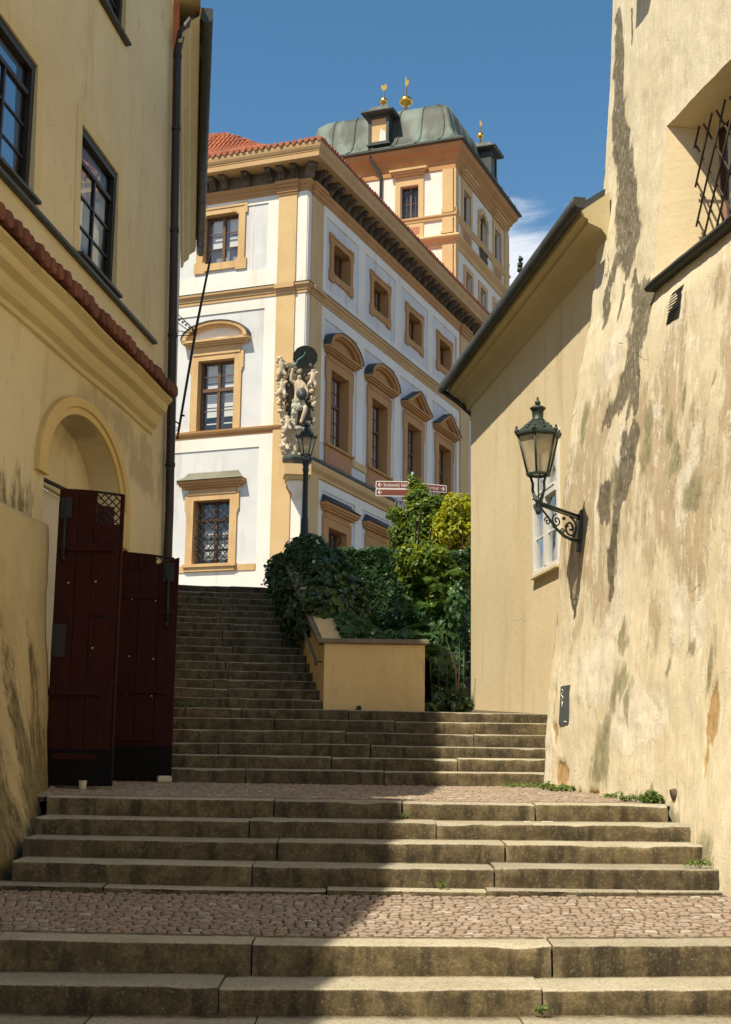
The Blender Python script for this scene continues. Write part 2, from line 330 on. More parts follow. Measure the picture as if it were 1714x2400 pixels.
def leafmat(name, a, b, cyel, trans=.35, rough=.42):
    t = NT(name, rough, .45); v = t.attr('rnd').outputs['Color']; s = t.n('ShaderNodeSeparateXYZ', {0: v})
    c = t.mix(s.outputs[0], a, b); c = t.mix(t.ramp(s.outputs[1], .8, 1.0, 0, .8), c, cyel); t.col(c)
    tl = t.n('ShaderNodeBsdfTranslucent', {'Color': t.mix(.5, c, cyel)}); mixs = t.n('ShaderNodeMixShader', {0: trans}); t.t.links.new(t.b.outputs[0], mixs.inputs[1]); t.t.links.new(tl.outputs[0], mixs.inputs[2]); t.t.links.new(mixs.outputs[0], t.t.nodes['Material Output'].inputs[0]); return t.m
M['ivy'] = leafmat('ivy_leaf', (.034, .072, .022), (.062, .12, .036), (.11, .17, .05), .22, .34)
M['laurel_dark'] = leafmat('hedera_leaf', (.028, .07, .028), (.06, .12, .04), (.20, .26, .08), .28, .28)
M['laurel'] = leafmat('laurel_leaf', (.055, .12, .02), (.13, .22, .03), (.40, .42, .03), .44, .34)
M['golden'] = leafmat('golden_leaf', (.22, .29, .02), (.48, .48, .02), (.72, .64, .03), .48, .4)
M['fern'] = leafmat('pinnate_leaf', (.07, .17, .04), (.13, .26, .055), (.25, .36, .07), .42, .4)
M['creeper'] = leafmat('creeper_leaf', (.035, .095, .03), (.065, .15, .045), (.13, .23, .06), .32, .38)
M['weed'] = leafmat('weed_leaf', (.07, .14, .03), (.13, .21, .04), (.3, .32, .06), .4, .5)
M['petal'] = simple('white_petal', (.8, .8, .75), .6, .3, 0, .1, 4, 0, .9)
# ------------------------------------------------------------------ terrain
ys = [-3000, -200, -30, 0, 7.3, 8.6, 9.0, 10.9, 12.2, 15.9, 18.0, 18.6, 24.4, 28.9, 29.3, 45, 70, 300, 1500, 4000]
zs = [-3, -1.5, -.1, -.02, 0.02, .10, .25, .42, 1.0, 1.15, 2.1, 2.2, 2.35, 2.6, 4.8, 6.2, 6.9, 8, 8, 8]
xs = [-3000, -600, -100, -30, -8, -3.2, 0, 3.2, 8, 30, 100, 600, 3000]
P = np.array([[(x, y, z) for y, z in zip(ys, zs)] for x in xs], float)
link('ground', grid_mesh('ground', P, smooth=False), M['asphalt'], kind='structure')

# ------------------------------------------------------------------ steps
def step_stone(parent, x0, x1, y0, ztop, h, depth, seed, frame=None, yaw=.06, sag=.02, half=2.9, wearing=1.0):
    """one step stone: riser, worn rounded nosing, tread. frame(x, y, z) -> world"""
    n = max(3, int((x1-x0)/.07)); X = np.linspace(x0+.003+.006*_h(seed, 1, 1), x1-.003-.006*_h(seed, 2, 2), n)
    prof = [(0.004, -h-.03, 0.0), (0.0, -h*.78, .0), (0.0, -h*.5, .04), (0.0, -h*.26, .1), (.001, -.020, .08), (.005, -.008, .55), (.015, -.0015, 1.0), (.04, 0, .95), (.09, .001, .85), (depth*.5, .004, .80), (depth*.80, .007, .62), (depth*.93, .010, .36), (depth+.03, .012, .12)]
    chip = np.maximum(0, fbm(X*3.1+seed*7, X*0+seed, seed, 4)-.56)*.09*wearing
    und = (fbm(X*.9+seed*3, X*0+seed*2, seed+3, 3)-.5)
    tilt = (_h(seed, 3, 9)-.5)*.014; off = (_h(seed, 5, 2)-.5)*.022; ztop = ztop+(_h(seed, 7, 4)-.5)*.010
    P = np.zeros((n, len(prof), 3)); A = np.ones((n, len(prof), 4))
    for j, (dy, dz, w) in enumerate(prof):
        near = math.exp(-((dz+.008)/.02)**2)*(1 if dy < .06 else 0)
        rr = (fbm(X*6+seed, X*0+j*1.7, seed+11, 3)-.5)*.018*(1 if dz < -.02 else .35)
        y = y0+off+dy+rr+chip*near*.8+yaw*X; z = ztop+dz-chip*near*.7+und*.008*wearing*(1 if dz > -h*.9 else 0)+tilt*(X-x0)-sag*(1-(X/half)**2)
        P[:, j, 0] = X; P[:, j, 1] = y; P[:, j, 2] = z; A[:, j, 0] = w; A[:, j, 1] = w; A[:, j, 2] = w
    e0 = P[:1].copy(); e1 = P[-1:].copy(); e0[:, :, 1] += .0; cap0 = e0.copy(); cap1 = e1.copy()
    cap0[:, :, 1] = y0+depth*.6; cap0[:, :, 2] = ztop-h-.03; cap1[:, :, 1] = y0+depth*.6; cap1[:, :, 2] = ztop-h-.03
    cap0[:, :, 1] += yaw*X[0]; cap1[:, :, 1] += yaw*X[-1]
    P = np.concatenate([cap0, e0, P, e1, cap1]); A = np.concatenate([A[:1]*0.02, A[:1]*.3, A, A[-1:]*.3, A[-1:]*.02])
    if frame: P = frame(P)
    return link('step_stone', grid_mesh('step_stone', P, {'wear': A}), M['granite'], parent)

fg = MB().box(-3.4, 3.6, 8.5, 9.3, -.2, .2).build('entrance_steps', M['bed'], kind='structure')
def run(parent, y0, ztop, h, depth, joints, seed, x0, x1, **k):
    q = [x0]+joints+[x1]
    for i in range(len(q)-1): step_stone(parent, q[i], q[i+1], y0, ztop, h, depth, seed*13+i, **k)
run(fg, 7.55, .262, .16, .95, [-1.5, -.57, .92], 1, -3.4, 3.6, sag=.028)
run(fg, 8.45, .415, .15, .47, [-2.4, -.80, 1.06, 2.5], 2, -3.4, 3.6, sag=.028, yaw=.05)
run(fg, 8.90, .610, .18, .30, [-2.2, -.65, 1.18, 2.9], 3, -3.4, 3.6, sag=.028, yaw=.05)
lf = MB().box(-2.95, 2.9, 11.1, 12.6, .3, .72).build('lower_flight', M['bed'], kind='structure')
LL = [(-2.62, 2.86), (-2.655, 2.80), (-2.665, 2.74), (-2.68, 2.66)]
run(lf, 10.86, .768, .04, .2, [-1.9, -.25, .95, 2.1], 4, -2.95, 2.9, sag=.012, wearing=.25)
for k, (jz, js) in enumerate([(.926, [-.82, 1.02]), (1.078, [-.66, 1.15]), (1.226, [-.92, .62]), (1.378, [-.75, .35, 1.5])]):
    run(lf, 11.0+.45*k, jz, .15, .45 if k < 3 else .30, js, 5+k, LL[k][0], LL[k][1], sag=.012, yaw=.04)
mf = MB().box(-3.0, 2.6, 16.2, 18.3, 1.1, 1.5).build('middle_flight', M['bed'], kind='structure')
for k in range(6):
    js = [[-1.3, .25], [-.35, 1.1], [-1.7, .1], [-.2, 1.35], [-1.1, .4], [-2.26, -1.55, -.18]][k]
    run(mf, 16.0+.42*k, [1.645, 1.798, 1.947, 2.105, 2.262, 2.413][k], .152, .42 if k < 5 else .5, js, 20+k, -3.0, 2.45, sag=.005, yaw=.0)
UD = math.hypot(1, .17)
def upper(P):
    a, b = P[..., 0], P[..., 1]; Q = P.copy()
    Q[..., 0] = -.52 + (a*1 - b*.17)/UD; Q[..., 1] = 18.75 + (a*.17 + b)/UD; return Q
uf = MB().build('upper_flight', M['bed'], kind='structure')
_m = MB()
for k in range(16): _m.box(-2.9, .0, .36*k+.1, .36*k+.5, 2.0+.145*k, 2.38+.145*k)
_m.xf(lambda x, y, z: tuple(upper(np.array([x, y, z])))); uf.data = _m.mesh('upper_flight'); uf.data.materials.append(M['bed'])
for k in range(16):
    q = [-2.9, -1.35+.12*math.sin(k*2.3)+.03*k, .0]
    if k % 3 == 1: q.insert(1, -2.2)
    for i in range(len(q)-1): step_stone(uf, q[i], q[i+1], .36*k, 2.42+.145*(k+1), .145, .36 if k < 15 else .6, 300+k*5+i, frame=upper, yaw=0, sag=.004, half=3)
# the paved strip between the flights and the street above
link('upper_landing', grid_mesh('upper_landing', np.array([[(x, y, 2.40+.055*(y-18.4)) for y in (18.45, 20, 22, 24.5)] for x in (-3.0, 0, 3.2)]), smooth=False), M['bed'], kind='structure')

# ------------------------------------------------------------------ cobbled landings
def sett_mesh(seed):
    r = random.Random(seed); bm = bmesh.new(); n = 7
    rings = []
    base = [(.5*math.copysign(abs(math.cos(a))**.45, math.cos(a))*r.uniform(.88, 1.02), .5*math.copysign(abs(math.sin(a))**.45, math.sin(a))*r.uniform(.88, 1.02)) for a in [2*PI*i/n+r.uniform(-.15, .15) for i in range(n)]]
    for sc, z in ((1.0, -.5), (.97, -.05), (.80, .0)): rings.append([(x*sc, y*sc, z+(r.uniform(-.02, .02) if z == 0 else 0)) for x, y in base])
    return MB().loft(rings, True, True, False)
SV = [sett_mesh(i) for i in range(8)]
SM = []
for i, mb in enumerate(SV): me = mb.mesh('cobble'); me.materials.append(M['sett']); SM.append(me)
def landing(name, x0, x1, y0, y1, zf, nparts, seed, margin):
    r = random.Random(seed)
    P = np.array([[(x, y, zf(x, y)-.014) for y in np.linspace(y0-.05, y1+.1, 8)] for x in np.linspace(x0, x1, 14)])
    bed = link(name, grid_mesh(name, P), M['bed'], kind='structure')
    cells = []; y = y0+.03; row = 0
    while y < y1:
        d = r.uniform(.052, .074); x = x0-r.random()*.1
        while x < x1:
            w = r.uniform(.054, .094); cy = y+d/2+.035*math.sin(x*2.1+seed)+r.uniform(-.008, .008)
            if x0+.03 < x+w/2 < x1-.03 and y0+.02 < cy < y1-.02 and not margin(x+w/2, cy): cells.append((x+w/2, cy, w, d))
            x += w+.004
        y += d+.002; row += 1
    cells.sort(key=lambda c: c[1] + abs(c[0])*.02)
    vis = [c for c in cells if abs(c[0]) < .262*c[1]+.05]; rest = [c for c in cells if not abs(c[0]) < .262*c[1]+.05]
    stuff = MB(); rnd = []
    for i, (x, y, w, d) in enumerate(vis+rest):
        z = zf(x, y)+r.uniform(-.005, .005); a = r.uniform(-.16, .16); sw, sd = w*1.0, d*1.0; ta, tb = r.uniform(-.05, .05), r.uniform(-.05, .05)
        if i < nparts:
            o = bpy.data.objects.new('cobble', SM[i % 8]); COL.objects.link(o); o.parent = bed; o.location = (x, y, z); o.rotation_euler = (ta, tb, a+(PI if r.random() < .5 else 0)); o.scale = (sw, sd, .1)
        else:
            mb = SV[i % 8]; ca, sa = math.cos(a), math.sin(a); b = len(stuff.v)
            stuff.v += [(x+ca*p[0]*sw-sa*p[1]*sd, y+sa*p[0]*sw+ca*p[1]*sd, z+p[2]*.1+tb*p[0]*sw+ta*p[1]*sd) for p in mb.v]
            stuff.f += [tuple(b+q for q in f) for f in mb.f]; stuff.sm += mb.sm; rnd += [r.random()]*len(mb.v)
    me = stuff.mesh('cobbles'); at = me.attributes.new('rnd', 'FLOAT', 'POINT'); at.data.foreach_set('value', np.array(rnd, np.float32))
    link('cobbles', me, M['sett_stuff'], bed, kind='stuff')
    return bed
def z1(x, y): return .602+(y-9.15)*.083-.028*(1-(x/2.9)**2)
def z2(x, y): return 1.380+(y-12.65)*.034-.008*(1-(x/2.9)**2)
landing('cobbled_landing', -3.05, 3.2, 9.17, 10.90, z1, 300, 3, lambda x, y: False)
landing('gate_landing', -3.3, 2.75, 12.62, 16.02, z2, 260, 4, lambda x, y: x > 2.05+.18*(16-y) or x < -3.3)
# ------------------------------------------------------------------ house on the left
LE = .13; LN = math.hypot(1, LE); LRZ = math.atan2(1, LE)
left = empty('plastered_house', (-2.673, 18.5, 0), LRZ, label='beige plastered house on the left with arched gateway and tiled cornice', cat='house')
def lean(x, y, z): return (x, y + .025*(z-5.0), z)
def sY(Y): return (Y-18.5)*LN
# wall with openings: windows and gate arch (elliptic head)
gs0, gs1, gsp, grise = sY(13.93), sY(16.45), 4.63, .80
W = {'w1': (sY(12.0), sY(13.36), 7.24, 8.70), 'w2': (sY(14.76), sY(16.12), 7.22, 8.75), 'w3': (sY(14.95), sY(16.25), 10.58, 12.0), 'w4': (sY(9.2), sY(10.5), 7.24, 8.7)}
mb = MB(); x0, x1, zb, zt = -30.0, 0.0, -0.5, 12.6
arch_pts = [(gs0+(gs1-gs0)*(.5-.5*math.cos(PI*i/18)), gsp+grise*math.sin(PI*i/18)) for i in range(19)]
wall_grid(mb, sY(8.5), gs0, zb, zt, [W['w1'], W['w4']], 0, .22); wall_grid(mb, x0, sY(8.5), zb, 10.8, [], 0, .22)
wall_grid(mb, gs0, x1, 5.6, zt, [W['w2'], W['w3']], 0, .22)
wall_grid(mb, gs1, x1, zb, 5.6, [], 0, .2)
for i in range(18):
    (a, z), (b, y) = arch_pts[i], arch_pts[i+1]
    mb.add([(a, 0, z), (b, 0, y), (b, 0, 5.6), (a, 0, 5.6)], [(0, 1, 2, 3)])
    mb.add([(a, 0, z), (a, .42, z), (b, .42, y), (b, 0, y)], [(0, 1, 2, 3)])
for s in (gs0, gs1): mb.add([(s, 0, 1), (s, .42, 1), (s, .42, gsp), (s, 0, gsp)], [(0, 1, 2, 3)])
mb.xf(lean).build('wall', M['left'], left)
# tympanum above the bar, whitewashed niche below
MB().prism(arch_pts[::-1], .34, .42).xf(lean).build('tympanum', M['left'], left)
part('niche', M['left_white'], left, (gs0-.02, gs1+.02, .40, .48, 1.0, gsp-.01))
MB().tube([(gs0-.02, .30, gsp+.0), (gs1+.28, .02, gsp-.02)], .022, 6).build('tie_bar', M['iron'], left)
mb = MB()
def ring(r0, out): return [(gs0-r0+(gs1-gs0+2*r0)*(.5-.5*math.cos(PI*i/24)), gsp+(grise+r0*.62)*math.sin(PI*i/24)) for i in range(25)]
for ra, rb, o in ((0.0, .13, .035), (.13, .285, .06)):
    A, B = ring(ra, o), ring(rb, o); rings = []
    for (ax, az), (bx, bz) in zip(A, B): rings.append([(ax, .0, az), (ax, -o, az), (bx, -o, bz), (bx, .0, bz)])
    mb.loft(rings, False)
for s, d in ((gs0-.285, 1), (gs1+.285, -1)):
    a, b = sorted((s, s+d*.285)); mb.box(a, b, -.058, 0, gsp-.10 if d > 0 else 4.2, gsp)
mb.xf(lean).build('arch_surround', M['arch'], left)
# cornice above the gate and its coping tiles
prof = [(0, 5.88), (.04, 5.89), (.05, 5.94), (.12, 5.97), (.16, 6.02), (.18, 6.08), (.27, 6.11), (.29, 6.14), (.30, 6.19), (.38, 6.23), (.38, 6.26), (0, 6.46)]
mb = MB(); rings = []
xs_ = [-16.0]+[q*.5 for q in range(-20, -2)]+[-1.15]
for x in xs_: rings.append([(x, -o+.006*math.sin(x*3), z+.006*math.sin(x*2.1)) for o, z in prof])
rings.append([(-.75-o*.98, -o+.003, z) for o, z in prof]); rings.append([(-.72, .0, z) for o, z in prof])
mb.loft(rings, False).xf(lean).build('cornice', M['left_trim'], left)
tm = MB()
for (o, dr) in ((0, .062),):
    rings = []
    for k, yy in enumerate((-.47, -.42, -.2, .02)):
        r = (.076, .080, .070, .06)[k]; zc = (yy+.5)*.36
        rings.append([(r*math.cos(a), yy, zc+r*math.sin(a)) for a in [PI*2*i/10 for i in range(10)]])
    tm.loft(rings, True, True, True)
    tm.lathe([(.036, 0), (.0, .001)], (0, 0, 0), 6) if False else None
tme = tm.mesh('roof_tile'); tme.materials.append(M['tile_old'])
for i in range(46):
    s = -1.22-.187*i
    o = link('roof_tile', tme, None, left, (s+RD.uniform(-.012, .012), .045+RD.uniform(-.012, .012), 6.315+RD.uniform(-.010, .010)), RD.uniform(-.07, .07)); o.rotation_euler[0] = RD.uniform(-.03, .03)
# hooded line of sill and the window furniture
MB().prism([(-14, 7.10), (sY(17.74), 7.10), (sY(17.74), 7.14), (-14, 7.14)], -.07, .0).xf(lean).build('string_course', M['gutter'], left)
def surround(x0, x1, z0, z1, b=.17):
    m = MB(); m.box(x0-b, x0, -.012, 0, z0, z1+b); m.box(x1, x1+b, -.012, 0, z0, z1+b); m.box(x0, x1, -.012, 0, z1, z1+b); return m.xf(lean)
def left_window(key, wood, sill=True):
    x0, x1, z0, z1 = W[key]
    w = surround(x0, x1, z0, z1).build('window', M['left_trim'], left)
    y = .025*(z0-5)+.05
    f = MB(); c = (x0+x1)/2
    f.box(x0, x0+.09, y, y+.08, z0, z1); f.box(x1-.09, x1, y, y+.08, z0, z1); f.box(x0+.09, x1-.09, y, y+.08, z1-.09, z1); f.box(x0+.09, x1-.09, y, y+.08, z0, z0+.07)
    f.build('frame', M['blackwood'], w)
    g = MB(); zt_ = z0+(z1-z0)*.74
    for (a, b, c0, d) in ((x0+.09, c-.02, z0+.07, zt_), (c+.02, x1-.09, z0+.07, zt_), (x0+.09, x1-.09, zt_+.05, z1-.09)):
        link('pane', MB().box(a, b, y+.05, y+.056, c0, d).mesh('pane'), M['glass_left'], w)
    bars = MB(); bars.box(c-.022, c+.022, y+.03, y+.07, z0+.07, zt_); bars.box(x0+.09, x1-.09, y+.02, y+.07, zt_, zt_+.05)
    for k in (1, 2): zz = z0+.07+(zt_-z0-.07)*k/3; bars.box(x0+.09, x1-.09, y+.035, y+.06, zz-.012, zz+.012)
    bars.build('glazing_bar', wood, w)
    i = MB(); i.box(x0+.14, c-.1, y+.16, y+.17, z0+.05, z0+(z1-z0)*.55); i.box(c+.12, x1-.3, y+.2, y+.21, z0+.05, z0+(z1-z0)*.62); i.build('curtain', M['room_grey'], w)
    MB().box(x0-.3, x1+.3, y+.55, y+.6, z0-.3, z1+.3).build('room', M['room'], w)
    if sill: part('sill', M['gutter'], w, (x0-.05, x1+.05, y-.13, y+.05, z0-.035, z0))
    return w
left_window('w1', M['blackwood']); left_window('w2', M['blackwood']); left_window('w3', M['blackwood']); left_window('w4', M['blackwood'])
# battered masonry base in front of the gate jamb
nz_, ny_ = 60, 50
Yv = np.concatenate([np.linspace(4.0, 10.4, 12), np.linspace(10.5, 14.0, ny_-12)]); P = np.zeros((ny_+1, nz_+2, 3)); A = np.ones((ny_+1, nz_+2, 4))
bx_Y = [4, 10, 11, 12.35, 13.0, 13.6, 14.0]; bx_X = [-3.6, -2.86, -2.72, -2.69, -2.80, -2.92, -3.02]
for i in range(ny_+1):
    Y = Yv[min(i, ny_-1)]; bx = np.interp(Y, bx_Y, bx_X); zbot = .2
    tx = -3.20-.13*(14-Y); ztop = 4.03
    for j in range(nz_+2):
        z = zbot+(ztop-zbot)*min(j, nz_)/nz_; f = ((z-1.0)/(ztop-1.0)); x = bx+(tx-bx)*max(0, min(1.0, f))**.85
        x += (fbm(Y*1.3, z*1.3, 4, 4)-.5)*.055+(fbm(Y*6, z*6, 8, 3)-.5)*.016
        if j == nz_+1: x = -3.75-.13*(14-Y); z = ztop+.03
        y = Y
        if i == ny_: x = x-1.0; y = Y+.02
        P[i, j] = (x, y, z)
zz = P[..., 2]; yy = P[..., 1]
moss = np.clip(fbm(yy*2.6, zz*.8, 21, 5)*1.5-.24-.15*(zz-.8)+.5*np.clip(1.1-(zz-1.0)*.5, 0, 1)*.75, 0, 1)
st1 = np.exp(-((yy-13.05-.15*np.sin(zz*3))/.10)**2)*np.clip((3.2-zz)*2, 0, 1)*np.clip((zz-1.6), 0, 1)*.8+np.exp(-((yy-13.35)/.06)**2)*np.clip((2.9-zz)*2, 0, 1)*np.clip(zz-1.7, 0, 1)*.8
A[..., 0] = np.clip(moss+st1, 0, 1); A[..., 1] = A[..., 0]; A[..., 2] = A[..., 0]
t = NT('plaster_mossy', .95, .15); w = t.attr('moss').outputs['Fac']
c = t.mix(t.ramp(t.noise(1.2, 6, .6), .35, .68), (.56, .46, .27), (.44, .35, .19)); nn = t.noise(7, 9, .78, t.pos((1.5, 1.5, .75)))
c = t.mix(t.ramp(t.math('ADD', w, t.math('MULTIPLY', t.math('SUBTRACT', nn, .5), 1.9)), .28, .85, 0, .92), c, t.mix(t.ramp(nn, .45, .62), (.20, .165, .085), (.075, .066, .03))); t.col(c); t.bump(t.math('ADD', nn, t.math('MULTIPLY', t.noise(40, 4, .6), .4)), .6, .025); M['mossy'] = t.m
base = link('masonry_base', grid_mesh('masonry_base', P, {'moss': A}), M['mossy'], None, label='low battered plaster base with moss streaks at the left edge before the gate', cat='wall')
# moss above the base on the wall itself
# far part of the house beyond the downpipe, with its moulded eave and gutter
FE = -.123; FN = math.hypot(1, FE)
def far(s, out, z): # s along the far wall, out from it
    return (-2.673 + (FE*s + out*.78)/FN - .012*(z-5.0), 18.5 + (s - FE*out)/FN, z)
mb = MB(); mb.add([far(0, 0, 0), far(8.0, 0, 0), far(8.0, 0, 12.6), far(0, 0, 12.6)], [(0, 1, 2, 3)]); mb.add([far(8.0, 0, 0), far(8.0, -3, 0), far(8.0, -3, 12.6), far(8.0, 0, 12.6)], [(0, 1, 2, 3)])
def to_left(m):
    inv = Matrix.LocRotScale(Vector((-2.673, 18.5, 0)), Matrix.Rotation(LRZ, 3, 'Z'), Vector((1, 1, 1))).inverted()
    m.v = [tuple(inv @ Vector(p)) for p in m.v]; return m
to_left(mb).build('far_wall', M['left'], left)
prof = [(0, 11.70), (.06, 11.72), (.08, 11.82), (.2, 11.9), (.22, 12.0), (.36, 12.08), (.38, 12.16), (0.38, 12.4), (0, 12.45)]
mb = MB(); mb.loft([[far(s, o, z) for o, z in prof] for s in (-.3, 8.9)], False); mb.f.append(tuple(range(len(prof), 2*len(prof)))); mb.sm.append(False)
to_left(mb).build('eave_moulding', M['left_trim'], left)
mb = MB(); gp = [(.50+.11*math.cos(a), 12.20+.11*math.sin(a)) for a in [PI+PI*i/8 for i in range(9)]]
gp = [(.39, 12.32)]+gp+[(.61, 12.32)]; mb.loft([[far(s, o, z) for o, z in gp] for s in (-.12, 9.2)], True, True, True)
for q in range(12): s = .4+.75*q; mb.loft([[far(s+d, .50+.118*math.cos(a), 12.20+.118*math.sin(a)) for a in [PI+PI*i/8 for i in range(9)]] for d in (0, .03)], False)
to_left(mb).build('gutter', M['gutter'], left)
mb = MB(); mb.loft([[far(s, o, z) for o, z in ((.6, 12.34), (-3.5, 14.6), (-3.5, 14.4), (.55, 12.28))] for s in (.15, 9.0)], True, True); to_left(mb).build('roof', M['tile_field'], left)
# near roof with its eave (above the frame; it shades the stairs)
for (e0, e1, zr) in (((-4.9-.22*30, 2.8-30), (-4.9+.226*5.7, 8.5), 10.9), ((-4.15, 8.5), (-2.69, 15.8), 12.0)):
    mb = MB(); mb.loft([[(x+dx, y, z) for dx, z in ((0, zr), (-5.0, zr+2.9), (-5.0, zr+2.7), (-.1, zr-.14))] for x, y in (e0, e1)], True, True); to_left(mb).build('roof', M['left_trim'], left)
# downpipe at the corner
mb = MB(); pp = [(-2.60, 18.36, z) for z in (1.4, 5.0)]+[(-2.60-.022*(z-5), 18.36, z) for z in (7, 9, 11.6)]+[(-2.70, 18.37, 11.9), (-2.58, 18.42, 12.12), (-2.42, 18.5, 12.2)]
mb.tube(pp, .058, 10)
for z in (2.6, 4.2, 5.6, 7.4, 8.9, 10.4, 11.5): mb.tube([(-2.60-.022*max(0, z-5), 18.36, z), (-2.60-.022*max(0, z-5), 18.36, z+.05)], .067, 10)
to_left(mb).build('downpipe', M['pipe'], left)

# ------------------------------------------------------------------ open gate leaves
def gate_leaf(name, label, W_, zb, top, loc, rz, planks, rails, plate, hinge, lattice=None, slot=None):
    """local x across, y depth (front -y), z up; top(x) gives the height"""
    g = empty(name, loc, rz, label=label, cat='gate', group='gate leaves folded open by the arch')
    ed_ = planks if isinstance(planks, list) else [W_*i/planks for i in range(planks+1)]
    for i in range(len(ed_)-1):
        a, b = ed_[i]+.002, ed_[i+1]-.002
        if lattice and a < (lattice[0]+lattice[1])/2 < b:
            la, lb, lc, ld = lattice; z_ = lc
        else: z_ = None
        if z_ is None:
            MB().prism([(a, zb), (b, zb), (b, top(b)), (a, top(a))], 0, .045).build('plank', M['gate'], g, bevel=.004)
        else:
            MB().prism([(a, zb), (b, zb), (b, z_), (a, z_)], 0, .045).build('plank', M['gate'], g, bevel=.004)
            for c, d in ((a, la), (lb, b)):
                if d-c > .01: MB().prism([(c, z_), (d, z_), (d, top(d)), (c, top(c))], .001, .044).build('stile', M['gate'], g)
    for (a, b, z, h) in rails: part('rail', M['gate'], g, (a, b, -.03, 0.0, z, z+h), bevel=.006)
    part('kick_plate', M['gate_black'], g, (.0, W_, -.012, .056, zb-.01, zb+plate), bevel=.003)
    for (x, z, h) in hinge:
        m = MB(); m.box(x-.062, x+.062, -.02, -.002, z-.21, z); m.tube([(x, -.03, z-.2), (x, -.03, z-h)], .018, 6); m.box(x-.05, x+.05, -.026, -.004, z-h*.80, z-h*.80+.018); m.ico((x, -.03, z-h), .028, 1); m.tube([(x-.03, -.035, z-.02), (x-.03, -.035, z-.18)], .012, 6)
        m.build('strap_hinge', M['iron'], g)
    if lattice:
        la, lb, lc, ld = lattice; m = MB(); n = 5; q = (lb-la)/3.0
        for k in range(-3, 7):
            for s in (1, -1):
                pts = []
                for u in np.linspace(0, 1, 13):
                    x = la+k*q+ (u*(ld-lc) if s > 0 else (ld-lc)-u*(ld-lc)); z = lc+u*(ld-lc)
                    if la-.005 <= x <= lb+.005 and z <= top(x)-.01: pts.append((x, .02+.006*s, z))
                if len(pts) > 1: m.tube([pts[0], pts[-1]], .007, 5)
        m.tube([(x, .02, top(x)-.012) for x in np.linspace(la-.02, lb+.02, 6)], .014, 5)
        m.build('lattice', M['iron'], g)
    if slot: part('letter_slot', M['gate_black'], g, slot)
    for z in (zb+.9, zb+1.35, zb+2.0):
        for x in (.12+.1*(z % .3), W_*.62):
            MB().lathe([(.008, 0), (.010, -.004), (.0, -.007)], (0, 0, 0), 6).xf(lambda a, b, c, x=x, z=z: (x+a, c-.001, z+b+.03*math.sin(x*40+z*9))).build('nail', M['cupwhite'], g)
    return g
gate_leaf('gate_leaf', 'dark red plank gate leaf nearest the camera, raised on pale feet', .66, 1.462, lambda x: 4.395-.05*(x/.66)**2-.01*x, (-3.085, 13.93, 0), math.radians(-2),
          [0, .20, .36, .635, .66], [(.10, .60, 3.75, .075), (.0, .52, 2.32, .085), (.06, .50, 1.70, .06)], .34, [(.075, 4.30, .62)], (.38, .62, 4.03, 4.34), (.36, .54, -.004, -.001, 3.095, 3.115))
part('lock_plate', M['iron'], bpy.data.objects['gate_leaf'], (.0, .14, -.012, -.001, 2.70, 3.02))
gate_leaf('gate_leaf', 'dark red plank gate leaf with sloping top, farther from the camera by the downpipe', .655, 1.52, lambda x: 3.79+.21*(x/.655), (-2.765, 15.83, 0), math.radians(2),
          3, [(.05, .44, 3.52, .07), (.03, .60, 2.45, .065), (.04, .42, 1.93, .05)], .36, [(.545, 3.93, .70)])
gate_leaf('gate_leaf', 'dark red inner gate leaf with small iron lattice behind the sloping leaf', .60, 1.53, lambda x: 4.085-.03*(x/.6)-.03*(x/.6)**2, (-2.80, 16.02, 0), math.radians(1),
          3, [(.02, .07, 3.6, .49)], .3, [], (.30, .585, 3.80, 4.06))
gate_leaf('gate_leaf', 'dark red inner gate leaf folded behind the nearest leaf, seen edge-on', .60, 1.50, lambda x: 4.30, (-3.10, 14.06, 0), math.radians(35), 3, [], .3, [])
for x, y, r, h in ((-2.70, 13.90, .042, .085), (-3.02, 13.98, .04, .07)):
    MB().lathe([(r*.8, 0), (r*.85, .004), (r, h), (r*.9, h+.002)], (x+3.085, y-13.93, z2(x, y)-.004), 12).build('foot', M['cupwhite'], bpy.data.objects['gate_leaf'])
m = MB().box(-.075, .075, -.05, .05, 0, .075, .014).build('wood_block', M['cupwhite'], None, (-2.165, 15.72, z2(-2.1, 15.7)), .3, label='pale wooden block wedged under the farther gate leaf', cat='block')

# ------------------------------------------------------------------ flagpole on the far wall
fp = empty('flagpole', (-3.62, 25.5, 7.7), label='thin iron flagpole in scrolled brackets beyond the downpipe', cat='flagpole')
def fl(x, z, y=25.5): return (x+3.62, y-25.5, z-7.7)
MB().tube([fl(-3.515, 7.72), fl(-3.5, 7.84), fl(-3.252, 9.787), fl(-3.046, 11.085), fl(-3.02, 11.25)], [.012, .024, .026, .022, .010], 8).build('pole', M['iron'], fp)
m = MB(); m.tube([fl(-3.66, 8.07), fl(-3.50, 7.98), fl(-3.50, 7.86)], .016, 6); m.tube([fl(-3.55+.05*math.cos(a)*(1-a/9), 7.86+.05*math.sin(a)*(1-a/9)) for a in np.linspace(0, 7, 16)], .008, 5); m.build('lower_bracket', M['iron'], fp); MB().tube([fl(-3.47, 8.14), fl(-3.40, 8.13)], .02, 6).build('cleat', M['iron'], fp); MB().ico(fl(-3.515, 7.71), .03, 1).build('knob', M['iron'], fp)
m = MB(); A_, B_, C_, D_ = fl(-3.66, 10.16), fl(-3.27, 9.80), fl(-3.66, 9.98), fl(-3.25, 9.70)
m.tube([A_, B_], .009, 5); m.tube([C_, fl(-3.29, 9.72)], .009, 5); m.tube([fl(-3.66, 9.80), fl(-3.30, 9.72)], .008, 5); m.tube([fl(-3.66, 9.68), D_], .009, 5)
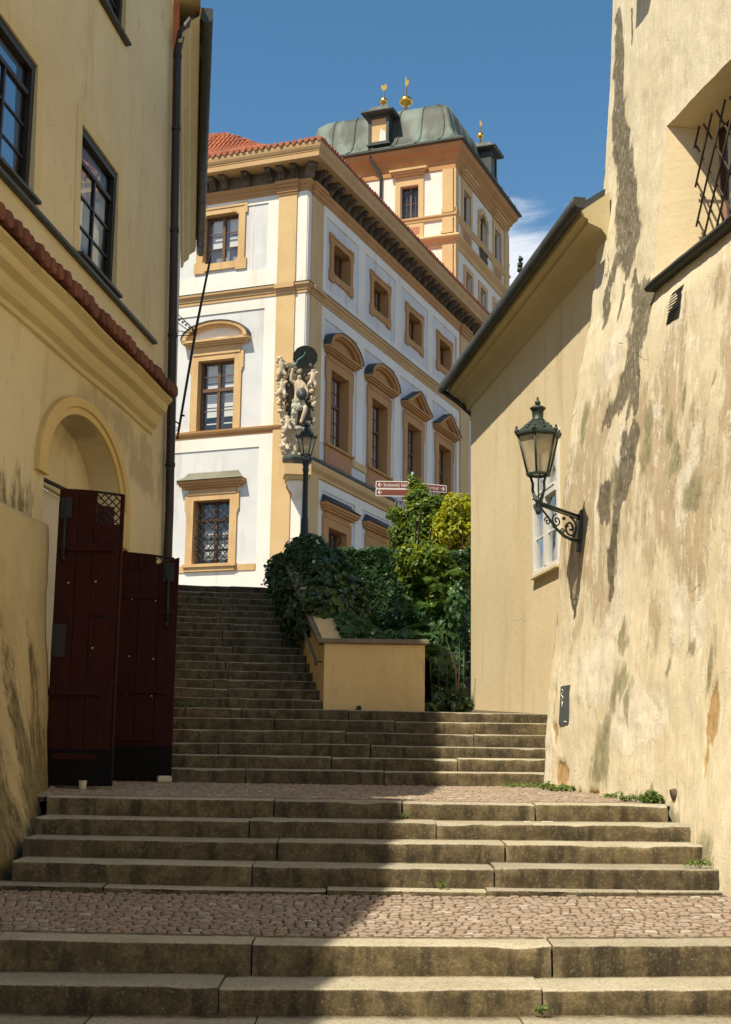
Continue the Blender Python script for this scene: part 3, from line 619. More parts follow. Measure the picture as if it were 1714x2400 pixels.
for k in range(6):
    u = (k+.5)/6; x = -3.66+.39*u; z = 10.07-.30*u; m.tube([fl(x+.035*math.cos(a)*(1-a/8), z+.035*math.sin(a)*(1-a/8)) for a in np.linspace(0, 6.5, 12)], .007, 4); m.ico(fl(x, z), .016, 1)
for k in range(2):
    x = -3.60+.13*k; z = 9.735; m.tube([fl(x+.04*math.cos(a)*(1-a/9), z+.04*math.sin(a)*(1-a/9)) for a in np.linspace(0, 7.5, 14)], .006, 4)
m.ico(fl(-3.262, 9.76), .045, 1); m.build('scroll_bracket', M['iron'], fp)
part('wall_plate', M['iron'], fp, (-.075, -.03, -.05, .05, 1.95, 2.62))
# ------------------------------------------------------------------ palace: local x runs along the shaded side, y along the sunlit front
PE = .40; PRZ = math.atan2(1, PE)
pal = empty('palace', (-2.10, 45.0, 0), PRZ, label='white and ochre baroque palace corner with bracketed cornice behind the stairs', cat='palace')
SL, FL = 27.0, 9.0
bays = [2.95, 6.82, 10.67, 14.52, 20.4, 24.2]
fa = 3.25
op_side = []
for s in bays: op_side += [(s-.78, s+.78, 18.84, 19.96), (s-.80, s+.80, 12.70, 15.35), (s-.80, s+.80, 7.8, 9.82)]
mb = wall_grid(MB(), 0, SL, 5, 21.1, op_side, 0, .42)
fr_ = wall_grid(MB(), -FL, 0, 5, 21.1, [(-fa-.68, -fa+.68, 18.88, 20.66), (-fa-.69, -fa+.69, 12.95, 15.40), (-fa-.68, -fa+.68, 8.38, 10.54)], 0, .42)
fr_.xf(lambda x, y, z: (y, -x, z))
mb.add(fr_.v, fr_.f); mb.build('wall', M['pgrey'], pal)
def side(name, mat, *boxes, bevel=0.0, **k): # boxes given as s0,s1,out0,out1,z0,z1
    return part(name, mat, pal, *[(a, b, -d, -c, e, f) for a, b, c, d, e, f in boxes], bevel=bevel, **k)
def front(name, mat, *boxes, bevel=0.0, **k): # a0,a1,out0,out1,z0,z1
    return part(name, mat, pal, *[(-d, -c, a, b, e, f) for a, b, c, d, e, f in boxes], bevel=bevel, **k)
# raised white bands framing the fields
E1 = .035
edges = [1.22]+[(bays[i]+bays[i+1])/2 for i in range(3)]+[16.55]
bs = []
for i in range(len(edges)):
    hw = .33 if 0 < i < 4 else .17; c = edges[i]+(.17 if i == 0 else (-.17 if i == 4 else 0))
    bs += [(c-hw, c+hw, 0, E1, 17.82, 21.08), (c-hw, c+hw, 0, E1, 12.6, 17.42), (c-hw, c+hw, 0, E1, 5, 11.3)]
for i in range(4):
    a = edges[i]+(.34 if i == 0 else .33); b = edges[i+1]-(.34 if i == 3 else .33)
    bs += [(a, b, 0, E1, 20.72, 21.08), (a, b, 0, E1, 17.82, 18.12), (a, b, 0, E1, 17.02, 17.42), (a, b, 0, E1, 11.0, 11.3)]
bs += [(0, .27, 0, E1, 5, 21.08)]
side('white_band', M['pwhite'], *bs)
front('white_band', M['pwhite'], (1.05, 1.46, 0, E1, 17.8, 21.08), (1.46, 9, 0, E1, 20.82, 21.08), (1.46, 9, 0, E1, 17.8, 18.42), (1.05, 1.50, 0, E1, 12.9, 17.45), (1.50, 9, 0, E1, 17.05, 17.45), (1.05, 1.56, 0, E1, 5, 12.7), (1.56, 9, 0, E1, 12.25, 12.7), (1.56, 9, 0, .02, 5, 8.12), (0.0, .37, .0, E1, 5, 21.08), (5.0, 5.4, 0, E1, 5, 21.08))
front('inner_band', M['pwhite'], (2.02, 2.04, 0, .014, 18.43, 20.82), (2.04, 4.36, 0, .014, 18.43, 18.46))
# pilasters with capitals
def pilaster(fn, a, b):
    p = fn('pilaster', M['ochre'], (a, b, 0, .085, 5, 21.0))
    q = fn('capital', M['orange'], (a-.03, b+.03, 0, .12, 20.98, 21.06), (a-.05, b+.05, .0, .155, 21.06, 21.22), (a-.07, b+.07, 0, .19, 21.22, 21.34), (a-.09, b+.09, 0, .225, 21.34, 21.47)); return p
pilaster(front, .37, 1.05); pilaster(front, 5.5, 6.2); pilaster(side, .27, 1.20); pilaster(side, 16.62, 17.9)
# mitred mouldings that turn the corner
def run_round(name, mat, prof, f_end=FL, s_end=SL, smooth=False):
    m = MB(); m.loft([[(-o, f_end, z) for o, z in prof], [(-o, -o, z) for o, z in prof], [(s_end, -o, z) for o, z in prof]], False, False, smooth)
    return m.build(name, mat, pal)
run_round('architrave', M['orange'], [(0, 21.06), (.05, 21.06), (.05, 21.16), (.07, 21.17), (.07, 21.27), (.12, 21.32), (.15, 21.40), (.15, 21.45), (0.0, 21.46)])
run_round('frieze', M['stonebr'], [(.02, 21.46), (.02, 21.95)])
run_round('cornice', M['tan'], [(0.0, 21.93), (.66, 21.93), (.68, 21.95), (.68, 22.12), (.695, 22.13), (.70, 22.16), (.725, 22.20), (.76, 22.28), (.775, 22.36), (.78, 22.44), (.0, 22.52)])
run_round('string_course', M['tan'], [(0, 17.43), (.06, 17.43), (.06, 17.53), (.09, 17.55), (.09, 17.62), (.12, 17.66), (.17, 17.70), (.18, 17.77), (.0, 17.83)])
for fn, a, b in ((front, .35, 1.07), (side, .25, 1.22)): fn('string_block', M['tan'], (a, b, 0, .125, 17.44, 17.535), (a, b, 0, .155, 17.535, 17.625), (a, b, 0, .235, 17.625, 17.785))
run_round('string_flashing', M['sheet_dark'], [(0, 17.835), (.19, 17.785), (.195, 17.80), (.0, 17.86)])
# lower string on the front; heavy ledge with dark flashing on the side
m = MB(); pr = [(0, 12.68), (.05, 12.69), (.05, 12.75), (.11, 12.80), (.14, 12.86), (.15, 12.92), (0, 12.96)]
m.loft([[(-o, a, z) for o, z in pr] for a in (FL, .30)], False); m.build('sill_course', M['orange'], pal)
m = MB(); pr = [(0, 11.32), (.08, 11.34), (.10, 11.42), (.26, 11.52), (.30, 11.62), (.32, 11.70), (.0, 11.74)]; m.loft([[(s, -o, z) for o, z in pr] for s in (.0, SL)], False); m.build('ledge', M['ochre'], pal)
m = MB(); pr = [(.0, 11.98), (.33, 11.72), (.345, 11.74), (.34, 11.78), (.0, 12.02)]; m.loft([[(s, -o-.012*math.sin(s*5), z) for o, z in pr] for s in np.linspace(.0, SL, 60)], False); m.build('ledge_flashing', M['sheet_dark'], pal)
side('sill_band', M['ochre'], *[(edges[i]-(.33 if i else .0)-.35, edges[i]+.33+.35, E1, .06, 12.36, 12.60) for i in range(1, 4)])
front('base_band', M['ochre_y'], (1.58, FL, .02, .05, 8.12, 8.33))
# scroll brackets under the cornice: each one a piece
bp = [(0, -.02), (.40, -.02), (.44, -.06), (.45, -.13), (.41, -.18), (.33, -.19), (.26, -.22), (.20, -.30), (.17, -.40), (.10, -.47), (.03, -.48), (0, -.46)]
m = MB(); m.prism([(o, z) for o, z in bp][::-1], -.10, .10); m.box(-.01, .47, -.115, .115, -.035, 0.0)
for a in (-.055, .0, .055): m.tube([(.45, a, -.12), (.42, a, -.19), (.28, a, -.24), (.2, a, -.33), (.15, a, -.44)], .018, 5)
bme = m.xf(lambda x, y, z: (y, -x, z)).mesh('bracket'); bme.materials.append(M['stonebr'])
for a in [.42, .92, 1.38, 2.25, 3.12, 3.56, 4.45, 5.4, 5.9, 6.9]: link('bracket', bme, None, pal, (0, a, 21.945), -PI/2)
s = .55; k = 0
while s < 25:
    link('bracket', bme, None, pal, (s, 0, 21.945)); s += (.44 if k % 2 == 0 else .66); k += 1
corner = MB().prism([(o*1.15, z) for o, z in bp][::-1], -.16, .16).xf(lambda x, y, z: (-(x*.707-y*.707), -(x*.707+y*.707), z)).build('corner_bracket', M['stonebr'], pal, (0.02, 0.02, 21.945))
# eave tiles
tm = MB(); rings = []
for yy, r in ((-.22, .085), (-.1, .088), (.25, .075)): rings.append([(r*math.cos(a), yy, .32*(yy+.22)*.55+r*math.sin(a)) for a in [2*PI*i/10 for i in range(10)]])
tm.loft(rings, True, True, True); tme2 = tm.mesh('roof_tile'); tme2.materials.append(M['tile'])
a = -.72
while a < FL: link('roof_tile', tme2, None, pal, (-.60+RD.uniform(-.015, .015), a, 22.50+RD.uniform(-.01, .012)), -PI/2+RD.uniform(-.04, .04)); a += .235
s = -.55
while s < SL: link('roof_tile', tme2, None, pal, (s, -.60+RD.uniform(-.015, .015), 22.50+RD.uniform(-.01, .012)), RD.uniform(-.05, .05)); s += .235
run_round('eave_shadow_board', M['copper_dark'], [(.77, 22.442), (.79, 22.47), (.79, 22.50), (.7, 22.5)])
m = MB(); m.add([(-.8, -.8, 22.52), (-.8, FL, 22.52), (3.2, FL, 23.9), (3.2, 3.2, 23.9)], [(3, 2, 1, 0)]); m.add([(-.8, -.8, 22.52), (SL, -.8, 22.52), (SL, 3.2, 23.9), (3.2, 3.2, 23.9)], [(0, 1, 2, 3)])
m.add([(3.2, FL, 23.9), (3.2, 3.2, 23.9), (SL, 3.2, 23.9), (SL, FL, 23.9)], [(0, 1, 2, 3)]); m.build('roof', M['tile_field'], pal)
# bell-cast hipped roof of the wing behind the front, laid with rows of tiles
fxx = ([2.5, 3.5, 4.3, 4.8, 5.4, 5.9, 6.5], [24.2, 24.8, 25.35, 25.9, 26.5, 26.86, 26.95]); fyy = ([2.0, 3.0, 4.2, 4.86, 5.5, 6.0, 6.4, 7.5], [23.6, 24.4, 25.3, 25.78, 26.2, 26.52, 26.76, 26.95])
def bell(x, y): return float(min(np.interp(x, *fxx), np.interp(y, *fyy)))
gx = np.linspace(2.5, 12, 60); gy = np.linspace(2.0, 15, 60)
link('upper_roof', grid_mesh('upper_roof', np.array([[(x, y, bell(x, y)) for y in gy] for x in gx])), M['tile_field'], pal)
for q in range(50):
    y = 2.1+q*.2; rib = MB()
    pts = [(x, y, bell(x, y)+.03) for x in np.linspace(2.6, 6.6, 16)]
    rib.tube(pts, .062, 5)
    for k in range(9): x = 3.6+k*.33; rib.tube([(x, y, bell(x, y)+.035), (x+.05, y, bell(x+.05, y)+.035)], .078, 5)
    rib.build('tile_row', M['tile'], pal)
# windows --------------------------------------------------------------
def sash(w, W_, H_, y, cols, rows_, transom=None, wood='brownwood', blind=.0, room='room', grille=False, dy=.0):
    """frame, bars, panes and room behind; local x centred, z from 0"""
    f = MB(); t_ = .07; h = W_/2
    f.box(-h, -h+t_, y-.05, y+.03, 0, H_); f.box(h-t_, h, y-.05, y+.03, 0, H_); f.box(-h+t_, h-t_, y-.05, y+.03, 0, t_); f.box(-h+t_, h-t_, y-.05, y+.03, H_-t_, H_)
    f.box(-.05, .05, y-.06, y+.03, t_, H_-t_)
    if transom: f.box(-h+t_, h-t_, y-.075, y+.03, transom-.06, transom+.06)
    for (za, zb_, nr) in ([(t_, transom-.06, rows_[0]), (transom+.06, H_-t_, rows_[1])] if transom else [(t_, H_-t_, rows_[0])]):
        for r in range(1, nr): z = za+(zb_-za)*r/nr; f.box(-h+t_, h-t_, y-.02, y+.02, z-.014, z+.014)
        for sx_ in (-1, 1):
            a, b = (-h+t_, -.05) if sx_ < 0 else (.05, h-t_)
            for c in range(1, cols): x = a+(b-a)*c/cols; f.box(x-.012, x+.012, y-.02, y+.02, za, zb_)
            for r in range(nr):
                z0_, z1_ = za+(zb_-za)*r/nr, za+(zb_-za)*(r+1)/nr
                tl = RD.uniform(-.004, .004)
                link('pane', MB().add([(a, y+tl, z0_), (b, y-tl, z0_), (b, y-tl+RD.uniform(-.004, .004), z1_), (a, y+tl, z1_)], [(0, 1, 2, 3)]).mesh('pane'), M['glass'], w)
    f.build('sash_frame', M[wood], w)
    if blind:
        bm_ = MB()
        for (z0_, z1_) in blind:
            for a, b in ((-h+.16, -.08), (.13, h-.05)): bm_.box(a, b, y+.14, y+.15, z0_, z1_)
        bm_.build('blind', M['blind'], w)
    MB().box(-h-.15, h+.15, y+.30, y+.33, -.1, H_+.1).build('room', M[room], w)
def arch_pts_(hw, z0, rise, n=14): return [(-hw*math.cos(PI*i/n), z0+rise*math.sin(PI*i/n)) for i in range(n+1)]
def window(fn, c, kind, W_, z0, z1, sur, **kw):
    H_ = z1-z0; h = W_/2; b = kw.get('b', .26); mat = M[sur]; o = .07
    m = MB(); m.box(-h-b, -h, -o, 0, -kw.get('drop', 0), H_+b); m.box(h, h+b, -o, 0, -kw.get('drop', 0), H_+b); m.box(-h, h, -o, 0, H_, H_+b)
    m.box(-h-b+.04, h+b-.04, -o-.03, -o, H_+b-.07, H_+b) if kind != 'small' else None
    if kind == 'small':
        m.box(-h, h, -o, 0, -b, 0); m.box(-h-b, h+b, -o, 0, -b, 0) if False else None
        m.box(-h-b, -h, -o, 0, -b, 0); m.box(h, h+b, -o, 0, -b, 0)
        for sx_ in (-1, 1):
            for zz_ in (-b-.07, H_+b-.32): m.box(*(sorted((sx_*(h+b-.34), sx_*(h+b+.075)))), -o+.003, 0, zz_, zz_+.39)
        m.box(-h-b+.05, h+b-.05, -o-.025, -o, H_+b-.06, H_+b-.0)
    else:
        for sx_ in (-1, 1): m.box(*(sorted((sx_*(h+b), sx_*(h+b+.075)))), -o, 0, H_-.35, H_+b); m.box(*(sorted((sx_*(h+b), sx_*(h+b+.03)))), -o, 0, H_-.45, H_-.35)
    rv = .004; yb = kw.get('y', .34)
    m.add([(-h+rv, -.06, 0), (-h+rv, -.06, H_), (-h+rv, yb, H_), (-h+rv, yb, 0)], [(3, 2, 1, 0)]); m.add([(h-rv, -.06, 0), (h-rv, yb, 0), (h-rv, yb, H_), (h-rv, -.06, H_)], [(3, 2, 1, 0)]); m.add([(-h, -.06, H_-rv), (h, -.06, H_-rv), (h, yb, H_-rv), (-h, yb, H_-rv)], [(3, 2, 1, 0)]); m.add([(-h, -.06, rv), (-h, yb, rv), (h, yb, rv), (h, -.06, rv)], [(3, 2, 1, 0)])
    loc, rz = ((c, 0, z0), 0) if fn is side else ((0, c, z0), -PI/2)
    w = m.build('window', mat, pal, loc, rz)
    if kind in ('arch', 'gable', 'hood'):
        zf = H_+b; fz = kw['spring']-z0
        part('frieze_panel', mat, w, (-h-b+.05, h+b-.05, -.05, 0, zf, fz-.16))
        pw = kw['pw']; p = MB()
        if kind == 'hood':
            p.box(-pw, pw, -.30, 0, fz-.05, fz+.06); p.box(-pw+.05, pw-.05, -.24, 0, fz-.12, fz-.05); p.box(-pw+.13, pw-.13, -.16, 0, fz-.19, fz-.12); p.build('hood_moulding', M['orange'], w)
            q = MB(); rings = []
            for u in np.linspace(0, 1, 7):
                ins = .33*(1-(1-u)**2)**.5 if False else .30*u**.6; out = .335*(1-u)**1.6+.04; z = fz+.062+.30*u
                rings.append([(-pw-.02+ins, 0, z), (-pw-.02+ins, -out, z), (pw+.02-ins, -out, z), (pw+.02-ins, 0, z)])
            q.loft(rings, False, False, True); q.add([rings[-1][0], rings[-1][1], rings[-1][2], rings[-1][3]], [(0, 1, 2, 3)]); q.build('hood_roof', M[kw.get('hoodmat', 'copper_hood')], w)
        else:
            p.box(-pw, pw, -.30, 0, fz-.04, fz+.03); p.box(-pw+.05, pw-.05, -.23, 0, fz-.10, fz-.04); p.box(-pw+.10, pw-.10, -.15, 0, fz-.16, fz-.10)
            rise = kw['rise']; hw = pw
            A_ = arch_pts_(hw, fz+.03, rise) if kind == 'arch' else [(-hw, fz+.03), (0, fz+.03+rise), (hw, fz+.03)]
            B_ = arch_pts_(hw-.26, fz+.03, rise-.17) if kind == 'arch' else [(-hw+.40, fz+.03), (0, fz+.03+rise-.20), (hw-.40, fz+.03)]
            C2 = arch_pts_(hw-.16, fz+.03, rise-.10) if kind == 'arch' else [(-hw+.24, fz+.03), (0, fz+.03+rise-.12), (hw-.24, fz+.03)]
            p.loft([[(a[0], 0, a[1]), (a[0], -.33, a[1]), (c3[0], -.31, c3[1]), (c3[0], -.22, c3[1]), (b2[0], -.20, b2[1]), (b2[0], -.06, b2[1])] for a, c3, b2 in zip(A_, C2, B_)], False)
            p.build('pediment', mat, w)
            MB().prism(B_, -.06, -.055).build('tympanum', M['pwhite'] if kw.get('tymp') else mat, w)
            cap = MB(); cap.loft([[(a[0]*1.01, .0, a[1]+.035), (a[0]*1.015, -.36, a[1]+.02), (a[0]*1.0, -.35, a[1]+.002)] for a in A_], False); cap.build('pediment_flashing', M['sheet_dark'], w)
    if kw.get('sill'): part('sill', M[kw['sill']], w, (-h-b-.05, h+b+.05, -.17, 0, -.10, 0.0), (-h-b+.02, h+b-.02, -.11, 0, -.24, -.10))
    if kw.get('apron'):
        part('apron', mat, w, (-h-b, h+b, -.06, 0, -.85, -.10)); part('apron_panel', M['redpanel'], w, (-h-b+.22, h+b-.22, -.075, -.06, -.68, -.26))
        part('sill', M['orange'], w, (-h-b-.06, h+b+.06, -.16, 0, -.10, -.02))
    if kw.get('grille'):
        g = MB(); nx, nz2 = 5, int(round(H_/(W_/5))); d = W_/nx
        for i in range(-nz2, nx+nz2):
            for s_ in (1, -1):
                pts = []
                for u in np.linspace(0, nz2*d, nz2*4+1):
                    x = -h+i*d+(u if s_ > 0 else nz2*d-u)
                    if -h+.01 <= x <= h-.01 and u <= H_: pts.append((x, .10+.012*s_, u))
                if len(pts) > 1: g.tube([pts[0], pts[-1]], .013, 5)
        for i in range(nx):
            for j in range(nz2//2): cx, cz = -h+(i+.5)*d, (j+.5)*d; g.tube([(cx+d*.36*math.cos(a), .09, cz+d*.36*math.sin(a)) for a in np.linspace(0, 2*PI, 9)], .010, 4)
        for z in (H_*.22, H_*.43, H_*.70): g.tube([(-h, .11, z), (h, .11, z)], .012, 5)
        g.build('grille', M['iron'], w)
    sash(w, W_, H_, kw.get('y', .34), kw.get('cols', 1), kw.get('rows', (2,)), kw.get('transom'), blind=kw.get('blind', 0), room=kw.get('room', 'room'))
    return w
bl_top = [(1.02, 1.20), (.62, .95), (.15, .42), (1.28, 1.72)]
window(front, fa, 'small', 1.36, 18.88, 20.66, 'ochre_y', y=.24, rows=(3,), blind=[(.66, 1.10), (1.15, 1.72)], room='room_grey', b=.25)
window(front, fa, 'arch', 1.38, 12.95, 15.40, 'ochre_y', y=.24, rows=(2, 2), transom=1.45, blind=[(.55, .86), (.90, 1.34), (1.52, 1.72), (1.76, 2.38), (.30, .34)], room='room', spring=16.06, rise=.62, pw=1.26, tymp=True)
window(front, fa, 'hood', 1.36, 8.38, 10.54, 'ochre_y', y=.36, rows=(3, 1), transom=1.55, blind=[(.22, .5), (.6, .88), (.98, 1.22)], room='room_grey', spring=11.14, pw=1.22, sill='ochre_y', grille=True)
for i, s in enumerate(bays):
    window(side, s, 'small', 1.56, 18.84, 19.96, 'orange', y=.34, cols=2, rows=(2,), b=.24, room='room')
    window(side, s, 'arch' if i < 2 else 'gable', 1.60, 12.70, 15.35, 'orange', y=.34, cols=2, rows=(3, 2), transom=1.62, spring=16.02, rise=.68 if i < 2 else .72, pw=1.48, apron=True, b=.38, blind=[(.2, .9)] if i % 2 else 0, room='room_grey' if i % 2 == 0 else 'room')
    window(side, s, 'hood', 1.60, 7.8, 9.82, 'orange', y=.36, cols=2, rows=(3,), spring=10.52, pw=1.50, grille=True, hoodmat='sheet_dark', b=.36)

# ------------------------------------------------------------------ belvedere tower
tw = empty('belvedere_tower', (3.834, 60.0, 0), PRZ, label='square belvedere tower with green copper roof and gilded finials', cat='tower')
TS, TF = 8.6, 7.6
def tside(name, mat, *bx, bevel=0): return part(name, mat, tw, *[(a, b, -d, -c, e, f) for a, b, c, d, e, f in bx])
def tfront(name, mat, *bx, bevel=0): return part(name, mat, tw, *[(-d, -c, a, b, e, f) for a, b, c, d, e, f in bx])
m = wall_grid(MB(), 0, TS, 12, 29.1, [(1.2, 2.25, 26.7, 28.2), (6.2, 7.25, 26.7, 28.2), (3.75, 4.85, 26.4, 28.1), (1.55, 2.45, 23.1, 24.35), (3.8, 4.7, 23.1, 24.35), (6.2, 7.1, 23.1, 24.35)], 0, .35)
ff = wall_grid(MB(), -TF, 0, 12, 29.1, [(-2.6, -1.72, 26.58, 28.17), (-5.9, -5.0, 26.58, 28.17)], 0, .35).xf(lambda x, y, z: (y, -x, z)); m.add(ff.v, ff.f)
m.add([(TS, 0, 12), (TS, TF, 12), (TS, TF, 29.1), (TS, 0, 29.1)], [(0, 1, 2, 3)]); m.add([(0, TF, 12), (TS, TF, 12), (TS, TF, 29.1), (0, TF, 29.1)], [(3, 2, 1, 0)]); m.build('wall', M['pwhite'], tw)
def troun(name, mat, prof):
    m = MB(); rings = [[(-o, TF+o, z) for o, z in prof], [(-o, -o, z) for o, z in prof], [(TS+o, -o, z) for o, z in prof], [(TS+o, TF+o, z) for o, z in prof]]; m.loft(rings, False, False, False, True); return m.build(name, mat, tw)
troun('cornice', M['orange'], [(0, 28.70), (.05, 28.72), (.05, 28.95), (.10, 29.0), (.10, 29.12), (.22, 29.28), (.24, 29.38), (.42, 29.58), (.45, 29.70), (.5, 29.80), (0, 29.82)])
troun('eave', M['copper_dark'], [(.48, 29.78), (.62, 29.86), (.62, 29.93), (.3, 29.96)])
troun('string_course', M['ochre'], [(0, 26.30), (.07, 26.32), (.09, 26.42), (.14, 26.48), (.15, 26.55), (0, 26.60)])
troun('string_course', M['ochre'], [(0, 25.00), (.06, 25.02), (.10, 25.2), (.26, 25.36), (.30, 25.44), (.26, 25.52), (0, 25.60)])
tfront('pilaster', M['ochre'], (0.06, .56, 0, .09, 12, 28.7), (0.03, .60, 0, .12, 26.62, 26.82), (0.03, .6, 0, .20, 25.6, 25.72), (6.9, 7.5, 0, .09, 12, 28.7)); tside('pilaster', M['ochre'], (-.085, .30, 0, .09, 12, 28.7), (7.9, TS+.05, 0, .09, 12, 28.7), (-.085, .33, 0, .12, 26.62, 26.82))
def twin(loc, rz, W_, H_, arch=False, hood=False, panel=None, rows=(2,)):
    b = .25; h = W_/2; m = MB()
    m.box(-h-b, -h, -.07, 0, 0, H_); m.box(h, h+b, -.07, 0, 0, H_)
    if arch:
        A_ = arch_pts_(h+b, H_-.55, .85); B_ = arch_pts_(h, H_-.55, .58); m.loft([[(a[0], 0, a[1]), (a[0], -.07, a[1]), (q[0], -.07, q[1]), (q[0], 0, q[1])] for a, q in zip(A_, B_)], False)
        B2 = B_; m.prism([(-h, H_)]+[(x, z) for x, z in B2 if z <= H_][:8][::1]+[(h, H_)], -.02, .0) if False else None
        m.box(-h-b-.05, -h, -.1, 0, H_-.65, H_-.53); m.box(h, h+b+.05, -.1, 0, H_-.65, H_-.53)
    else: m.box(-h-b, h+b, -.07, 0, H_, H_+b)
    w = m.build('window', M['ochre'], tw, loc, rz)
    if hood: part('hood_moulding', M['ochre'], w, (-h-b-.22, h+b+.22, -.32, 0, H_+b+.42, H_+b+.52), (-h-b-.12, h+b+.12, -.24, 0, H_+b+.32, H_+b+.42), (-h-b-.04, h+b+.04, -.15, 0, H_+b+.22, H_+b+.32), (-h-b, h+b, -.05, 0, H_+b, H_+b+.22))
    if panel: part('apron', M['ochre'], w, (-h-b, h+b, -.05, 0, panel, -.28)); part('apron_panel', M['redpanel'], w, (-h-b+.2, h+b-.2, -.065, -.05, panel+.2, -.45))
    sash(w, W_, H_, .22, 2, rows, None, room='room')
    return w
twin((0, 2.16, 26.58), -PI/2, .88, 1.59, hood=True, panel=-.98); twin((0, 5.45, 26.58), -PI/2, .90, 1.59, hood=True, panel=-.98)
twin((1.72, 0, 26.7), 0, 1.05, 1.5, hood=True, panel=-1.1); twin((6.72, 0, 26.7), 0, 1.05, 1.5, hood=True, panel=-1.1); twin((4.30, 0, 26.4), 0, 1.10, 1.7, arch=True)
for s in (2.0, 4.25, 6.65): twin((s, 0, 23.1), 0, .90, 1.25)
m = MB()
for i in range(5): m.lathe([(.05, 0), (.09, .12), (.05, .3), (.07, .5)], (3.85+.22*i, -.06, 25.70), 8)
m.box(3.7, 4.9, -.12, 0, 26.2, 26.29); m.box(3.7, 4.9, -.1, 0, 25.62, 25.70); m.build('balustrade', M['stonebr'], tw)
rr = [(-.62, 29.94), (-.45, 30.05), (-.15, 30.22), (.12, 30.55), (.28, 31.0), (.38, 31.62), (.50, 32.08), (.76, 32.36), (1.2, 32.48), (2.2, 32.52), (3.4, 32.55)]
m = MB(); rings = []
for i, z in rr:
    c = max(.02, min(.30, (i+.7)*.14)); pts = []
    for cx, cy, a0 in ((TS-i-c, TF-i-c, 0), (i+c, TF-i-c, PI/2), (i+c, i+c, PI), (TS-i-c, i+c, 1.5*PI)):
        for k in range(5): a = a0+PI/2*k/4; pts.append((cx+c*math.cos(a), cy+c*math.sin(a), z))
    rings.append(pts)
m.loft(rings, True, True, True); roof = m.build('roof', M['copper'], tw)
m = MB()
for a in np.arange(.6, TF-.3, 1.12):
    pts = [(i-.015, min(max(a, i+.3), TF-i-.3), z+.02) for i, z in rr[:-2]]; m.tube(pts, .03, 5)
for s in np.arange(.8, TS-.3, 1.2):
    pts = [(min(max(s, i+.3), TS-i-.3), i-.015, z+.02) for i, z in rr[:-2]]; m.tube(pts, .03, 5)
m.build('seam', M['copper'], roof)
def dormer(loc, rz, Wd, Hd):
    d = MB(); h = Wd/2; d.box(-h, -h+.13, 0, 1.4, 0, Hd); d.box(h-.13, h, 0, 1.4, 0, Hd); d.box(-h+.13, h-.13, 0, 1.2, 0, .1); d.box(-h+.13, h-.13, 0, 1.2, Hd-.1, Hd); d.box(-h-.06, h+.06, -.05, .3, -.07, 0); o = d.build('dormer', M['copper_dark'], roof, loc, rz)
    return o, h
def dormer_full(loc, rz, Wd, Hd, boarded):
    d = MB(); h = Wd/2; d.box(-h, -h+.13, 0, 1.4, 0, Hd); d.box(h-.13, h, 0, 1.4, 0, Hd); d.box(-h+.13, h-.13, 0, 1.2, 0, .1); d.box(-h+.13, h-.13, 0, 1.2, Hd-.1, Hd); d.box(-h-.06, h+.06, -.05, .3, -.07, -.0)
    rings = []
    for ins, z in ((-.24, Hd+.06), (-.30, Hd+.16), (-.28, Hd+.2)): rings.append([(-h+ins, ins, z), (h-ins, ins, z), (h-ins, 1.5, z), (-h+ins, 1.5, z)])
    d.loft([[(-h, 0, Hd), (h, 0, Hd), (h, 1.5, Hd), (-h, 1.5, Hd)]]+rings, True, False)
    dm = d.build('dormer', M['copper_dark'], tw, loc, rz)
    q = MB(); rings = []
    for ins, z in ((-.29, Hd+.205), (-.05, Hd+.27), (.02, Hd+.42), (.10, Hd+.55), (.25, Hd+.60)): rings.append([(-h+ins, max(ins, -.29), z), (h-ins, ins, z), (h-ins, 1.5, z), (-h+ins, 1.5, z)])
    q.loft(rings, True, True, False); q.build('dormer_roof', M['copper'], dm)
    if boarded: MB().box(-h+.13, h-.13, .06, .10, .1, Hd-.1).build('board', M['ochre'], dm); MB().prism([(.0, .12), (h-.15, .12), (h-.18, .55), (.08, .75)], .05, .06).build('torn_sheet', M['pwhite'], dm)
    else: MB().box(-h+.13, h-.13, .06, .10, .1, Hd-.1).build('shutter', M['copper_dark'], dm)
    return dm
dormer_full((-.22, 3.66, 30.42), -PI/2, 1.02, 1.36, True)
dormer_full((5.6, -.2, 30.42), 0, 1.02, 1.36, False)
def finial(loc, sc, vane, ball=.14):
    m = MB(); m.lathe([(.05*sc, 0), (.05*sc, .42*sc), (ball*sc*.8, .46*sc), (ball*sc, .55*sc), (ball*sc*1.0, .60*sc), (ball*sc*.6, .70*sc), (.03*sc, .74*sc), (.02*sc, 1.05*sc)], loc, 12)
    o = m.build('finial', M['gold'], tw)
    v = MB()
    if vane == 'heart':
        pts = [(.0, 0), (.16, .16), (.18, .32), (.10, .42), (0, .36), (-.12, .40), (-.16, .26)]; v.prism([(x*sc*.8, z*sc*.8+.98*sc) for x, z in pts], -.01, .01)
    else:
        pts = [(.0, 0), (.03, .12), (.16, .2), (.15, .40), (.05, .36), (.03, .55), (-.04, .55), (-.05, .2)]; v.prism([(x*sc*.55, z*sc*.7+.98*sc) for x, z in pts], -.01, .01)
    v.xf(lambda x, y, z: (loc[0]-y+.0, loc[1]-x, loc[2]+z)).build('vane', M['gold'], o)
finial((.55, 3.72, 32.25), 1.15, 'heart', .16); finial((2.6, 3.35, 32.9), 1.6, 'flag', .21); finial((3.2, 2.45, 32.3), 1.0, 'flag', .10); finial((5.6, .5, 32.3), 1.05, 'flag', .15)
m = MB(); m.ico((-.42, 3.95, 29.95), .13, 1); m.tube([(-.42, 3.95, 29.9), (-.40, 3.95, 29.55), (-.10, 3.55, 28.85), (-.10, 3.55, 26)], .07, 8); m.build('downpipe', M['copper_dark'], tw)
